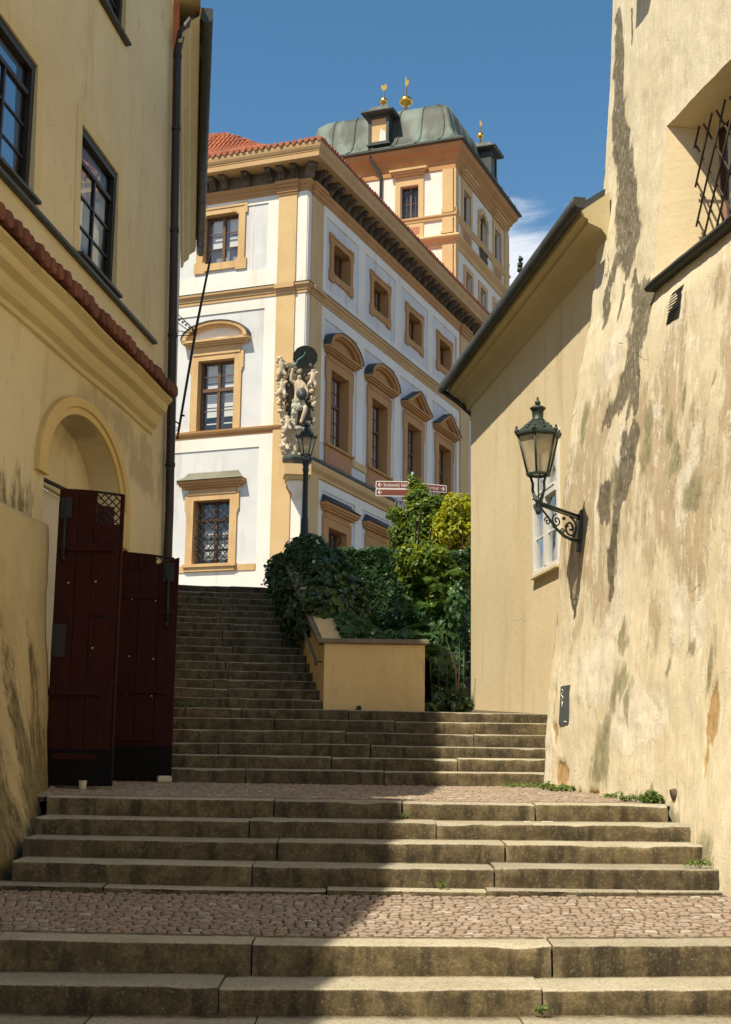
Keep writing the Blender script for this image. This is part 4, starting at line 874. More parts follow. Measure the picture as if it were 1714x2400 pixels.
m = MB(); m.ico((TS+.15, .3, 27.6), (.2, .2, .35), 1, .2); m.ico((TS+.35, .2, 27.1), (.22, .2, .4), 1, .25); m.ico((TS+.15, .3, 26.5), (.2, .25, .5), 1, .25); m.build('console_ornament', M['stonebr'], tw)
# ------------------------------------------------------------------ statue group on the palace corner
st = empty('statue_group', (-2.22, 44.42, 11.58), PRZ-PI/4-PI/2+PI/2, label='weathered stone statue group with raised green sword under a dark shell canopy', cat='statue')
# local frame: x to the right in view, y away from the viewer
st.rotation_euler = (0, 0, 0.12); st.scale = (.86, .9, 1.0)
def skin_body(name, mat, parent, verts, edges_, radii, root=0, sub=2):
    me = bpy.data.meshes.new(name); me.from_pydata(verts, edges_, []); me.materials.append(mat); o = bpy.data.objects.new(name, me); COL.objects.link(o); o.parent = parent
    m = o.modifiers.new('skin', 'SKIN'); sk = me.skin_vertices[0].data if me.skin_vertices else None
    if sk is None:
        bm = bmesh.new(); bm.from_mesh(me); bm.verts.layers.skin.verify(); bm.to_mesh(me); bm.free(); sk = me.skin_vertices[0].data
    for i, r in enumerate(radii): sk[i].radius = (r, r) if not isinstance(r, tuple) else r; sk[i].use_root = (i == root)
    s_ = o.modifiers.new('sub', 'SUBSURF'); s_.levels = sub; s_.render_levels = sub
    return o
CARVE = bpy.data.textures.new('carving', 'CLOUDS'); CARVE.noise_scale = .09; CARVE.noise_depth = 2; CARVE.noise_type = 'HARD_NOISE'
def clump(name, mat, parent, blobs, vox=.026):
    m = MB()
    for c, r in blobs: m.ico(c, r, 2, .06)
    o = m.build(name, mat, parent); r = o.modifiers.new('remesh', 'REMESH'); r.mode = 'VOXEL'; r.voxel_size = vox; r.use_smooth_shade = True
    d = o.modifiers.new('carving', 'DISPLACE'); d.texture = CARVE; d.strength = .09; d.mid_level = .5; d.texture_coords = 'LOCAL'
    return o
# standing figure: pelvis root, raised right arm, bent leg
V = [(0, 0, 1.95), (.0, .0, 2.25), (.0, .02, 2.55), (.0, .0, 2.66), (-.01, -.05, 2.82),           # pelvis chest neck head
     (-.17, 0, 2.52), (-.33, -.05, 2.62), (-.28, -.1, 2.92), (-.27, -.12, 3.02),                  # raised arm
     (.17, 0, 2.50), (.30, -.08, 2.28), (.26, -.2, 2.05), (.24, -.24, 1.97),                       # other arm
     (-.10, 0, 1.86), (-.12, -.02, 1.45), (-.13, .02, 1.06), (-.13, -.10, 1.01),                   # straight leg
     (.11, 0, 1.88), (.26, -.22, 1.66), (.10, -.12, 1.24), (.06, -.22, 1.18)]                      # bent leg
E_ = [(0, 1), (1, 2), (2, 3), (3, 4), (2, 5), (5, 6), (6, 7), (7, 8), (2, 9), (9, 10), (10, 11), (11, 12), (0, 13), (13, 14), (14, 15), (15, 16), (0, 17), (17, 18), (18, 19), (19, 20)]
RR_ = [.17, .17, .15, .065, .11, .09, .075, .055, .055, .09, .072, .055, .05, .12, .09, .06, .05, .12, .095, .06, .05]
skin_body('figure', M['statue'], st, V, E_, RR_)
clump('drapery', simple('statue_drapery', (.46, .45, .35), .85, .2, 0, .6, 6, .5, .5), st, [((-.05, -.02, 1.92), (.24, .17, .13)), ((-.12, -.06, 1.72), (.19, .15, .2)), ((.02, -.10, 1.72), (.2, .13, .14)), ((-.18, -.05, 1.5), (.14, .13, .2)), ((-.2, -.04, 1.28), (.13, .12, .2)), ((-.24, -.08, 1.08), (.15, .13, .12)), ((.0, -.12, 1.0), (.24, .12, .09)), ((.2, -.1, .98), (.14, .1, .08))])
sw = [(-.27, -.14, 3.04)]+[(-.27+.5*u+.03*math.sin(u*11), -.16-.05*u, 3.06+.50*u) for u in np.linspace(.02, 1, 14)]
M['verdigris'] = simple('verdigris', (.06, .20, .145), .55, .4, .1, .5, 14, .2, .5)
MB().tube(sw, [.03]+[.04*(1-.6*u) for u in np.linspace(0, 1, 14)], 6).build('flaming_sword', M['verdigris'], st)
sh = MB(); n = 24
def shr(dp, sc): return [((.46+.025*(j % 2))*sc*math.cos(2*PI*j/n), -.22*sc*math.sin(2*PI*j/n)+dp, .33*sc*math.sin(2*PI*j/n)+dp*.55) for j in range(n)]
sh.loft([shr(0, 1.0), shr(.10, .82), shr(.17, .5), shr(.20, .12), shr(.20, .0)], True, True, True); sh.xf(lambda x, y, z: (x+.20, y-.08, z+3.42)); o = sh.build('shell_canopy', M['copper_dark'], st)

m = MB(); m.lathe([(.02, -.06), (.16, -.05), (.21, 0), (.19, .03), (.10, .07), (.0, .09)], (0, 0, 0), 16); m.xf(lambda x, y, z: (x+.08, -.28+z*-1.0, y+2.12)).build('shield', M['copper_dark'], st)
clump('helmet_plume', M['statue'], st, [((-.02, -.02, 2.92), (.10, .12, .09)), ((.04, .04, 2.98), (.07, .12, .08))])
r = random.Random(4)
def pile(cx, z0, z1, wob, sz, n): return [((cx+wob*math.sin(i*1.7)+r.uniform(-.06, .06), r.uniform(-.05, .25), z0+(z1-z0)*i/(n-1)), (sz*r.uniform(.7, 1.25), sz*r.uniform(.7, 1.2), sz*r.uniform(.6, 1.1))) for i in range(n)]
clump('cloud_relief', M['statue'], st, pile(-.62, 1.1, 3.35, .10, .105, 30)+pile(-.74, 2.0, 3.1, .06, .09, 18)+pile(-.5, .4, 1.4, .12, .11, 18)+pile(-.56, 1.2, 3.2, .12, .075, 26))
clump('cloud_relief', M['statue'], st, pile(.50, 1.0, 3.2, .09, .10, 30)+pile(.60, 1.8, 2.9, .06, .085, 18))
clump('cloud_pedestal', M['statue'], st, pile(-.25, .15, 1.0, .28, .13, 34)+pile(.1, .1, .95, .22, .12, 30)+pile(-.45, .1, .9, .1, .11, 18)+pile(.40, .1, .9, .1, .10, 16)+pile(-.1, .1, .9, .4, .07, 30))
def putto(loc, s, flip):
    V = [(0, 0, .0), (0, 0, .22), (0, 0, .36), (0, -.03, .48), (-.12, 0, .30), (-.25, -.08, .36), (.12, 0, .30), (.24, -.06, .22), (-.08, 0, -.05), (-.14, -.12, -.2), (-.12, -.05, -.36), (.08, 0, -.05), (.18, -.12, -.16), (.26, -.02, -.3)]
    E_ = [(0, 1), (1, 2), (2, 3), (1, 4), (4, 5), (1, 6), (6, 7), (0, 8), (8, 9), (9, 10), (0, 11), (11, 12), (12, 13)]
    skin_body('putto', M['statue'], st, [(loc[0]+s*x*flip, loc[1]+s*y, loc[2]+s*z) for x, y, z in V], E_, [s*q for q in (.15, .14, .07, .12, .07, .05, .07, .05, .10, .085, .06, .10, .085, .06)])
putto((-.70, -.14, 2.90), .85, 1); putto((-.66, -.16, 2.25), .8, -1); putto((.50, -.12, 2.62), .8, -1); putto((-.42, -.22, 1.05), .7, 1)
m = MB(); m.lathe([(.44, -.20), (.50, -.12), (.58, -.06), (.60, -.02), (.60, .05), (.54, .08)], (0, .18, .02), 8, False, PI/8); m.build('pedestal_slab', M['copper'], st)
part('pedestal_block', M['ochre'], st, (-.50, .50, -.30, .7, -.55, -.20), (-.42, .42, -.22, .7, -.68, -.55)); m = MB(); m.lathe([(.05, -1.25), (.16, -1.1), (.28, -.95), (.36, -.80), (.38, -.70)], (0.0, .28, .02), 10, True); m.build('corbel', M['pwhite'], st)
clump('relief_back', M['stonebr'], st, [((x_, .22, z_), (.22, .12, .26)) for x_ in (-.35, -.1, .15, .4) for z_ in (1.0, 1.35, 1.7, 2.05, 2.4, 2.75, 3.05)])
# ------------------------------------------------------------------ ivory house in the middle distance
ME = .14; MRZ = math.atan2(-1, ME); MN = math.hypot(1, ME)
mid = empty('ivory_house', (2.384, 18.83, 0), MRZ, label='smooth ivory house with deep eave and one white window behind the wall lantern', cat='house')
def mY(Y): return (18.83-Y)*MN
a, b = mY(23.22), mY(15.95); wx0, wx1, wz0, wz1 = mY(19.16), mY(17.90), 4.29, 6.08
m = wall_grid(MB(), a, b, 1.5, 8.4, [(wx0, wx1, wz0, wz1)], 0, .12)
m.add([(a, 0, 1.5), (a, 0, 8.4), (a+.5, 5, 8.4), (a+.5, 5, 1.5)], [(0, 1, 2, 3)]); m.build('wall', M['mid'], mid)
# coved soffit and gutter: the wall line bows slightly towards the near end
def bow(x): return .0
prof = [(0, 7.74), (.03, 7.76), (.05, 7.86), (.11, 7.94), (.23, 7.99), (.26, 8.00), (.27, 8.05), (.34, 8.08), (.36, 8.13), (0, 8.40)]
m = MB(); xs_ = list(np.linspace(a-.26, mY(15.65), 12)); m.loft([[(x, -o, z) for o, z in prof] for x in xs_], False); m.f.append(tuple(range((len(xs_)-1)*len(prof), len(xs_)*len(prof)))); m.sm.append(False); m.loft([[(a-o*.6, -o, z) for o, z in prof], [(a-o*.6, 4, z) for o, z in prof]][::-1], False); m.build('eave_cove', M['left_trim'], mid)
gp = [(.37, 8.20)]+[(.44+.07*math.cos(q), 8.14+.07*math.sin(q)) for q in [PI+PI*i/8 for i in range(9)]]+[(.51, 8.20)]
m = MB(); m.loft([[(x, -o, z) for o, z in gp] for x in list(np.linspace(a-.34, mY(15.4), 6))], True, True, True)
for x in np.linspace(a-.2, mY(15.55), 9): m.loft([[(x+d, -(.44+.077*math.cos(q)), 8.14+.077*math.sin(q)) for q in [PI+PI*i/8 for i in range(9)]] for d in (0, .035)], False)
m.build('gutter', M['gutter'], mid)
m = MB(); m.loft([[(x, -o, z) for o, z in ((.47, 8.23), (-4, 11.2), (-4, 11.0), (.36, 8.18))] for x in (a-.34, mY(15.93))], True, True); m.tube([(a-.30, -.42, 8.1), (a-.26, -.15, 7.9), (a-.12, .25, 7.5)], .045, 8); m.build('roof', M['sheet_dark'], mid)
m = MB(); m.ico((.75, -.46, 8.30), .045, 1); m.ico((.75, -.46, 8.37), (.045, .045, .06), 1, .2); m.ico((.79, -.46, 8.44), .035, 1, .2); m.tube([(.75, -.46, 8.15), (.75, -.46, 8.5)], .015, 5); m.build('spire_stand_in', M['gutter'], mid)  # small knob added on the gutter, standing in for a distant spire
w = MB(); t_ = .075
w.box(wx0-.02, wx0+t_, -.03, .06, wz0, wz1); w.box(wx1-t_, wx1+.02, -.03, .06, wz0, wz1); w.box(wx0+t_, wx1-t_, -.03, .06, wz1-t_, wz1); w.box(wx0+t_, wx1-t_, -.03, .06, wz0, wz0+t_)
w = w.build('window', M['whitewood'], mid, bevel=.006); c = (wx0+wx1)/2
part('mullion', M['whitewood'], w, (c-.055, c+.055, -.035, .05, wz0+t_, wz1-t_)); part('transom', M['whitewood'], w, (wx0+t_, c-.055, -.05, .05, 5.28, 5.40), (c+.055, wx1-t_, -.05, .05, 5.28, 5.40), (wx0+t_, wx1-t_, -.06, -.05, 5.36, 5.385))
part('glazing_bar', M['whitewood'], w, (wx0+t_, c-.055, -.0, .03, 4.79, 4.815), (c+.055, wx1-t_, -.0, .03, 4.79, 4.815))
for x0, x1 in ((wx0+t_, c-.055), (c+.055, wx1-t_)):
    for z0, z1 in ((wz0+t_, 4.79), (4.815, 5.28), (5.40, wz1-t_)): link('pane', MB().add([(x0, .018, z0), (x1, .014, z0), (x1, .02, z1), (x0, .015, z1)], [(0, 1, 2, 3)]).mesh('pane'), M['glass'], w)
m = MB(); m.box(wx0, wx1, .10, .11, wz0, wz0+.75); m.box(wx0, c-.1, .104, .115, wz0+.75, wz1); m.build('curtain', M['room_grey'], w); part('room', M['room'], w, (wx0-.1, wx1+.1, .40, .42, wz0-.1, wz1+.1))
part('sill', M['mid'], w, (wx0-.03, wx1+.03, -.07, .0, wz0-.035, wz0))

# ------------------------------------------------------------------ battered house on the right: weathered wall as a dense sheet
PZ = [0.2, 1.3, 1.53, 2.48, 3.24, 4.28, 5.35, 6.27, 6.88, 7.56, 8.71, 9.88, 11.09, 13.5]; PXX = [1.97, 2.0, 2.02, 2.08, 2.17, 2.25, 2.37, 2.49, 2.63, 2.69, 2.82, 2.91, 2.98, 3.08]
def wallX(Y, z):
    up = np.interp(z, PZ, PXX)+.2*(16-Y)
    t_ = np.clip((12.6-Y)/1.6, 0, 1)*np.clip((3.2-z)/2.2, 0, 1)
    return up - t_*t_*(3-2*t_)*(.22+.12*np.clip(11-Y, 0, 1.5))
Yg = np.unique(np.concatenate([np.linspace(6, 9.9, 16), np.linspace(10, 16.0, 190), [12.0, 14.12]])); Zg = np.unique(np.concatenate([np.linspace(.2, 12.4, 330), [6.62, 8.50], np.linspace(12.5, 13.4, 4)]))
YY, ZZ = np.meshgrid(Yg, Zg, indexing='ij')
XX = wallX(YY, ZZ)
def poly_d(pts, Y, Z, sy=1.0):
    d = np.full(Y.shape, 99.0); wv = np.zeros(Y.shape)
    for (y0, z0, w0), (y1, z1, w1) in zip(pts[:-1], pts[1:]):
        dx, dz = y1-y0, z1-z0; L2 = dx*dx+dz*dz+1e-9; u = np.clip(((Y-y0)*dx+(Z-z0)*dz)/L2, 0, 1)
        q = np.hypot(Y-y0-u*dx, Z-z0-u*dz); ww = w0+(w1-w0)*u; s = q/ww
        d = np.minimum(d, s)
    return d
wy = YY+(fbm(YY*1.5, ZZ*1.5, 5, 4)-.5)*.26+(fbm(YY*9, ZZ*4, 6, 4)-.5)*.22; wz = ZZ+(fbm(YY*1.5+9, ZZ*1.5, 7, 4)-.5)*.35+(fbm(YY*8, ZZ*3, 16, 3)-.5)*.25
def stain(pts, hard=1.5): return np.clip((1.0-poly_d([(a_, b_, c_*1.75) for a_, b_, c_ in pts], wy, wz))*hard, 0, 1)
def blob(y, z, ry, rz_, hard=1.5): return np.clip((1-np.hypot((wy-y)/ry, (wz-z)/rz_))*hard, 0, 1)
dark = np.zeros_like(YY)
for pts in ([(15.85, 10.75, .07), (15.72, 10.18, .13), (15.70, 9.83, .12)], [(15.70, 9.83, .12), (15.56, 9.35, .17), (15.52, 8.93, .18), (15.33, 8.49, .22), (15.14, 8.04, .24), (14.96, 7.58, .24), (14.92, 7.25, .17), (14.92, 7.1, .06)],
            [(14.32, 6.55, .20), (14.24, 6.2, .22), (14.28, 5.93, .21), (14.45, 5.68, .17), (14.74, 5.5, .11), (14.92, 5.42, .06)], [(14.18, 5.9, .10), (14.08, 5.45, .10)], [(14.55, 4.62, .08), (14.70, 4.45, .14), (14.62, 4.25, .08)],
            [(15.42, 7.0, .10), (15.42, 6.75, .09)], [(15.02, 6.95, .05), (14.98, 6.7, .05)], [(15.3, 7.5, .07), (15.4, 7.1, .05)], [(14.7, 7.0, .06), (14.55, 6.7, .07)], [(15.35, 10.5, .03), (15.3, 10.2, .04)],
            [(14.05, 5.2, .12), (14.12, 4.9, .2), (14.15, 4.6, .16), (14.3, 4.3, .10), (14.46, 3.85, .09), (14.36, 3.55, .06), (14.42, 3.42, .04)]): dark = np.maximum(dark, stain(pts))
green = np.zeros_like(YY)
for b_ in ((13.62, 5.0, .25, .38), (13.6, 4.7, .28, .3), (14.3, 6.45, .22, .25), (13.05, 4.9, .16, .3), (12.9, 4.55, .25, .35), (12.45, 4.15, .35, .3), (13.9, 3.0, .3, .3), (13.95, 2.35, .22, .35), (13.55, 2.35, .10, .4), (12.30, 2.72, .18, .16), (11.9, 2.5, .1, .4), (12.75, 2.6, .1, .15), (14.25, 1.75, .55, .5), (14.15, 2.0, .3, .4), (14.3, 1.6, .5, .3), (14.4, 4.6, .3, .5), (13.75, 2.55, .3, .3), (13.0, 1.35, .7, .25), (12.45, 1.2, .35, .5), (11.6, .95, .6, .45), (13.2, 5.2, .06, .3), (12.2, 5.15, .07, .22), (12.85, 5.2, .06, .25), (15.5, 5.6, .25, .5), (14.42, 3.9, .25, .5)): green = np.maximum(green, blob(*b_, 1.1))
tan = np.clip((fbm(YY*1.5+3+.5*fbm(YY*3, ZZ*2, 77, 3), ZZ*.62, 31, 6)-.46)*7.0, 0, 1)
band = np.clip(1-np.abs(ZZ-4.3)/2.1, 0, 1); tan *= np.clip(.2+1.2*band, 0, 1); tan = np.maximum(tan, np.clip(band*1.1-.45, 0, .62))
for b_ in ((13.2, 5.55, .5, .6), (12.6, 4.6, .5, 1.0), (12.3, 3.8, .8, .7), (15.62, 4.6, .25, 1.6), (15.1, 5.1, .25, .7), (15.35, 3.2, .35, .6), (13.3, 3.7, .3, .6), (13.15, 3.0, .35, .4), (12.1, 6.0, .8, .4)): tan = np.maximum(tan, blob(*b_, 1.0)*.85)
pale = np.zeros_like(YY)
for b_ in ((14.3, 4.9, .3, .8), (14.9, 6.2, .5, .6), (14.5, 2.7, 1.0, .7), (13.4, 2.2, 1.4, .6), (12.6, 3.1, .35, .45), (12.2, 2.9, .3, .4), (12.6, 4.2, .25, .6), (14.1, 3.4, .25, .7), (15.9, 1.9, .2, .9), (14.9, 4.2, .15, .8)): pale = np.maximum(pale, blob(*b_, 1.2))
tan = tan*(1-.9*pale)
bare = np.maximum.reduce([blob(15.45, 1.62, .22, .22, 4), blob(11.72, 2.12, .12, .28, 4), blob(11.85, 1.9, .05, .3, 4), blob(14.75, 1.33, .5, .09, 4), blob(15.75, 2.35, .05, .35, 4)*.8])
relief = (fbm(YY*.8, ZZ*.6, 41, 4)-.5)*.09+(fbm(YY*5, ZZ*4, 43, 4)-.5)*.022+(fbm(YY*22, ZZ*16, 47, 2)-.5)*.006
relief += .012*dark*(fbm(YY*14, ZZ*9, 51, 3)-.6)*3-.028*bare-.010*np.clip(pale-tan, 0, 1)*(fbm(YY*6, ZZ*4, 55, 3) > .5)
damp = np.clip((ZZ-8.8)*.5, 0, 1)
XX = XX - relief*(1-.6*damp)
skip = np.zeros((len(Yg)-1, len(Zg)-1), bool)
yc = (Yg[1:]+Yg[:-1])/2; zc = (Zg[1:]+Zg[:-1])/2; skip[np.ix_((yc > 12.0) & (yc < 14.12), (zc > 6.62) & (zc < 8.50))] = True
A1 = np.stack([dark, green, tan, bare], -1); A2 = np.stack([pale, pale, pale, np.ones_like(pale)], -1)
P = np.stack([XX, YY, ZZ], -1)
right = empty('weathered_house', (3.0, 14.0, 0), label='tall weathered cream house on the right with peeling stained plaster', cat='house')
PW = P.copy(); PW[..., 0] -= 3.0; PW[..., 1] -= 14.0
t = NT('plaster_peeling', .93, .2); at = t.attr('stain'); sp = t.n('ShaderNodeSeparateXYZ', {0: at.outputs['Vector']}); pl = t.attr('pale').outputs['Fac']
n1 = t.noise(1.1, 6, .62, t.pos((1.2, 1.2, .6))); n2 = t.noise(7, 9, .76, t.pos((1.5, 1.5, .65))); n3 = t.noise(40, 4, .65); nst = t.noise(3.2, 5, .6, t.pos((3, 3, .22))); n4 = t.noise(16, 6, .72, t.pos((1.6, 1.6, .7)))
def soft(v, k=.9, a=.28, b=.72): return t.ramp(t.math('ADD', v, t.math('MULTIPLY', t.math('SUBTRACT', n2, .5), k)), a, b)
c = t.mix(t.ramp(n1, .36, .66), (.76, .685, .505), (.68, .59, .405))
c = t.mix(t.ramp(nst, .52, .72, 0, .3), c, (.52, .39, .22))
nv = t.noise(2.4, 6, .62, t.pos((3.2, 3.2, .42), (2, 5, 1))); nv2 = t.noise(5.5, 5, .6, t.pos((2.6, 2.6, .5), (8, 1, 3)))
c = t.mix(t.ramp(t.noise(9, 5, .6, t.pos((3, 3, .12))), .45, .7, 0, .28), c, (.50, .40, .26))
tm = t.math('ADD', t.math('MULTIPLY', sp.outputs[2], .85), t.math('MULTIPLY', t.math('SUBTRACT', nv, .5), 1.3))
c = t.mix(t.math('MULTIPLY', soft(tm, .5, .26, .62), .80), c, t.mix(t.ramp(n2, .35, .65), (.40, .305, .19), (.51, .405, .265)))
c = t.mix(t.math('MULTIPLY', soft(pl, 1.5, .42, .62), .8), c, t.mix(t.ramp(n2, .4, .6), (.80, .74, .61), (.69, .63, .51)))
c = t.mix(t.math('MULTIPLY', t.ramp(t.math('ADD', nv2, t.math('MULTIPLY', t.math('SUBTRACT', n2, .5), .5)), .58, .64), .8), c, (.80, .735, .59))
pk = t.noise(2.0, 12, .74, t.pos((1.3, 1.3, .75), (1, 9, 4))); bandz = t.n('ShaderNodeSeparateXYZ', {0: t.pos()}).outputs[2]; pk = t.math('MULTIPLY', t.ramp(pk, .575, .588), t.ramp(bandz, 6.6, 5.2)); c = t.mix(t.math('MULTIPLY', pk, .85), c, t.mix(t.ramp(n3, .35, .65), (.80, .74, .61), (.70, .63, .49)))
c = t.mix(t.math('MULTIPLY', soft(sp.outputs[1], 1.7, .34, .70), .85), c, t.mix(t.ramp(n2, .4, .62), (.19, .175, .09), (.36, .33, .21)))
c = t.mix(t.math('MULTIPLY', soft(sp.outputs[0], 1.7, .28, .62), t.ramp(n4, .32, .54, .35, .97)), c, t.mix(t.ramp(n4, .42, .64), (.060, .052, .036), (.23, .195, .135)))
c = t.mix(soft(at.outputs['Alpha'], .5, .4, .6), c, t.mix(t.ramp(n2, .4, .6), (.40, .26, .13), (.52, .35, .17)))
c = t.mix(t.ramp(n3, .55, .8, 0, .25), c, (.35, .27, .16)); t.col(c); vd = t.n('ShaderNodeTexVoronoi', {'Vector': t.mix(.15, t.pos(), t.n('ShaderNodeTexNoise', {'Vector': t.pos(), 'Scale': 3, 'Detail': 5}).outputs['Color']), 'Scale': 1.3}, feature='DISTANCE_TO_EDGE').outputs['Distance']
ck = t.math('MULTIPLY', t.ramp(vd, .006, .0015), t.ramp(t.noise(1.1, 3, .5, t.pos((1, 1, 1), (3, 8, 1))), .60, .66)); c = t.mix(t.math('MULTIPLY', ck, .7), c, (.16, .12, .07)); t.col(c)
fl_ = t.math('ADD', soft(sp.outputs[2], 1.2, .46, .54), t.math('MULTIPLY', soft(pl, 1.5, .48, .56), -.8)); pit = t.ramp(t.noise(26, 3, .5), .70, .76)
t.bump(t.math('ADD', t.math('ADD', t.math('MULTIPLY', n2, .9), t.math('MULTIPLY', n3, .4)), t.math('SUBTRACT', t.math('MULTIPLY', t.math('SUBTRACT', fl_, pk), .35), t.math('MULTIPLY', t.math('ADD', ck, pit), .6))), .65, .022); M['peel'] = t.m
link('wall', grid_mesh('wall', PW, {'stain': A1, 'pale': A2}, skip=skip), M['peel'], right)
# hidden continuation: return face behind the corner and the wall past the camera
m = MB(); zs_ = np.linspace(.2, 13.4, 40); m.loft([[(float(np.interp(z, Zg, XX[-1]))-3.0+dx, 2.0+dy, z) for z in zs_] for dx, dy in ((0, 0), (.05, .18), (.5, .3), (4, .4))], False, False, True); m.build('return_wall', M['mid'], right)
m = MB(); m.add([(wallX(6.0, 1.)-3.0, -8.0, .2), (wallX(6., 11.)-3.0, -8.0, 13.4), (5.0, -40, 13.4), (4.6, -40, .2)], [(0, 1, 2, 3)]); m.build('near_wall', M['mid'], right)
# deep splayed window with a wrought grille
y0, y1, z0, z1 = 12.0, 14.12, 6.62, 8.50
wl = lambda Y, Z: float(wallX(np.array(Y), np.array(Z)))
n = 24
edge = [(Y, z0) for Y in np.linspace(y0, y1, n)]+[(y1, Z) for Z in np.linspace(z0, z1, n)][1:]+[(Y, z1) for Y in np.linspace(y1, y0, n)][1:]+[(y0, Z) for Z in np.linspace(z1, z0, n)][1:-1]
def on(Y, Z):
    i = int(np.argmin(abs(Yg-Y))); return float(np.interp(Z, Zg, XX[i]))
outer = [(on(Y, Z)-3.0, Y-14.0, Z) for Y, Z in edge]
def inset(Y, Z, d, k): # deeper into the wall, splayed
    cy = y0+(Y-y0)*(1-k)+k*.5*(y1-y0); cz = z0+(Z-z0)*(1-k*.5)+k*.25*(z1-z0); return (wl(cy, 7.5)+d*.98-3.0, cy+d*.2-14.0, cz)
ring1 = [inset(Y, Z, .62, .30) for Y, Z in edge]
w = MB().loft([outer, ring1], True, False).build('window', M['mid'], right)
f = [inset(Y, Z, .62, .30) for Y, Z in ((y0, z0), (y1, z0), (y1, z1), (y0, z1))]
MB().add(f, [(0, 1, 2, 3)]).build('pane', M['glass'], w); MB().add([(x+.3, y+.06, z) for x, y, z in f], [(0, 1, 2, 3)]).build('room', M['room'], w)
m = MB()
for u in (.5,): m.tube([Vector(f[0]).lerp(Vector(f[1]), u), Vector(f[3]).lerp(Vector(f[2]), u)], .03, 4)
for u in (.33, .66): m.tube([Vector(f[0]).lerp(Vector(f[3]), u), Vector(f[1]).lerp(Vector(f[2]), u)], .02, 4)
m.tube(f+[f[0]], .05, 4); m.build('sash_frame', M['brownwood'], w)
g0, g1 = 12.3, 13.95; gd = .34
def gp_(Y, Z, e=0): return (wl(Y, 7.5)+gd+e-3.0, Y-14.0, Z)
g = MB()
for k in range(-6, 14):
    for s_ in (1, -1):
        pts = []
        for u in np.linspace(0, 1, 61):
            Z = z0+.1+(z1-z0-.25)*u; Y = g0+k*.30+(1 if s_ > 0 else -1)*u*1.15+(0 if s_ > 0 else 1.15)
            if g0 <= Y <= g1: pts.append(gp_(Y, Z, .012*s_))
        if len(pts) > 2: g.tube([pts[0], pts[-1]], .012, 5)
g.build('grille', simple('grille_iron', (.07, .05, .035), .6, .4, .2, .6, 20, .2, .4), w)
sl = MB(); sl.loft([[(on(Y, 6.6)-3.0+dx, Y-14.0, 6.62+dz) for dx, dz in ((.55, .05), (-.10, .02), (-.12, -.02), (-.10, -.05), (.05, -.06))] for Y in np.linspace(y1-.16, y0-.1, 14)], False); sl.f.append((0, 1, 2, 3, 4)); sl.sm.append(False); sl.build('sill', M['gutter'], w)
# small vent, service cabinet, drain outlet, unseen block added to cast a shadow
def on_box(name, mat, Ya, Yb, Za, Zb, pr, th=.05, **k):
    m = MB(); q = [(Ya, Za), (Yb, Za), (Yb, Zb), (Ya, Zb)]; xo = [on(a, b) for a, b in q]; xm = min(xo)
    m.loft([[(x-3.0+dx, a-14.0, b) for x, (a, b) in zip(xo, q)] for dx in (th, -pr)], True, True); return m.build(name, mat, right, **k)
v = on_box('vent_grate', M['gutter'], 13.13, 13.40, 6.02, 6.36, .004)
for i in range(10): MB().tube([(on(13.14, 6.05+.03*i)-3.0-.01, 13.14-14, 6.045+.031*i), (on(13.4, 6.05+.03*i)-3.0-.01, 13.39-14, 6.045+.031*i)], .006, 4).build('vent_bar', M['iron'], v)
cab = on_box('cabinet_door', M['box_grey'], 15.27, 15.55, 2.16, 2.58, .012)
m = MB(); cx = lambda Y, Z: on(15.42, 2.4)-3.0-.045-.02*0
sc = [(15.50, 2.545), (15.46, 2.53), (15.45, 2.505), (15.49, 2.50), (15.50, 2.475), (15.46, 2.47), (15.43, 2.45), (15.47, 2.42), (15.50, 2.40), (15.44, 2.39), (15.42, 2.41), (15.45, 2.37), (15.44, 2.35)]
m.tube([(on(a, b)-3.0-.0165, a-14.0, b) for a, b in sc], .0055, 4); m.tube([(on(a, b)-3.0-.0165, a-14, b) for a, b in ((15.31, 2.185), (15.36, 2.19))], .008, 4); m.build('scrawl', M['sign_white'], cab)
MB().tube([(on(12.5, 1.47)-3.0-.03, 12.5-14, 1.46), (on(12.5, 1.47)-3.0+.1, 12.5-14, 1.49)], .05, 10).build('drain_outlet', M['bed'], right)
bx = on(15.0, 10.7); MB().loft([[(bx-3.0+dx, yy-14.0, zz) for yy, zz in ((14.55, 10.72), (15.0, 10.56), (15.0, 11.2), (14.55, 11.2))] for dx in (.2, -.22)], True, True).build('shadow_block', M['mid'], right)  # added above the frame for the shadow it throws on the wall

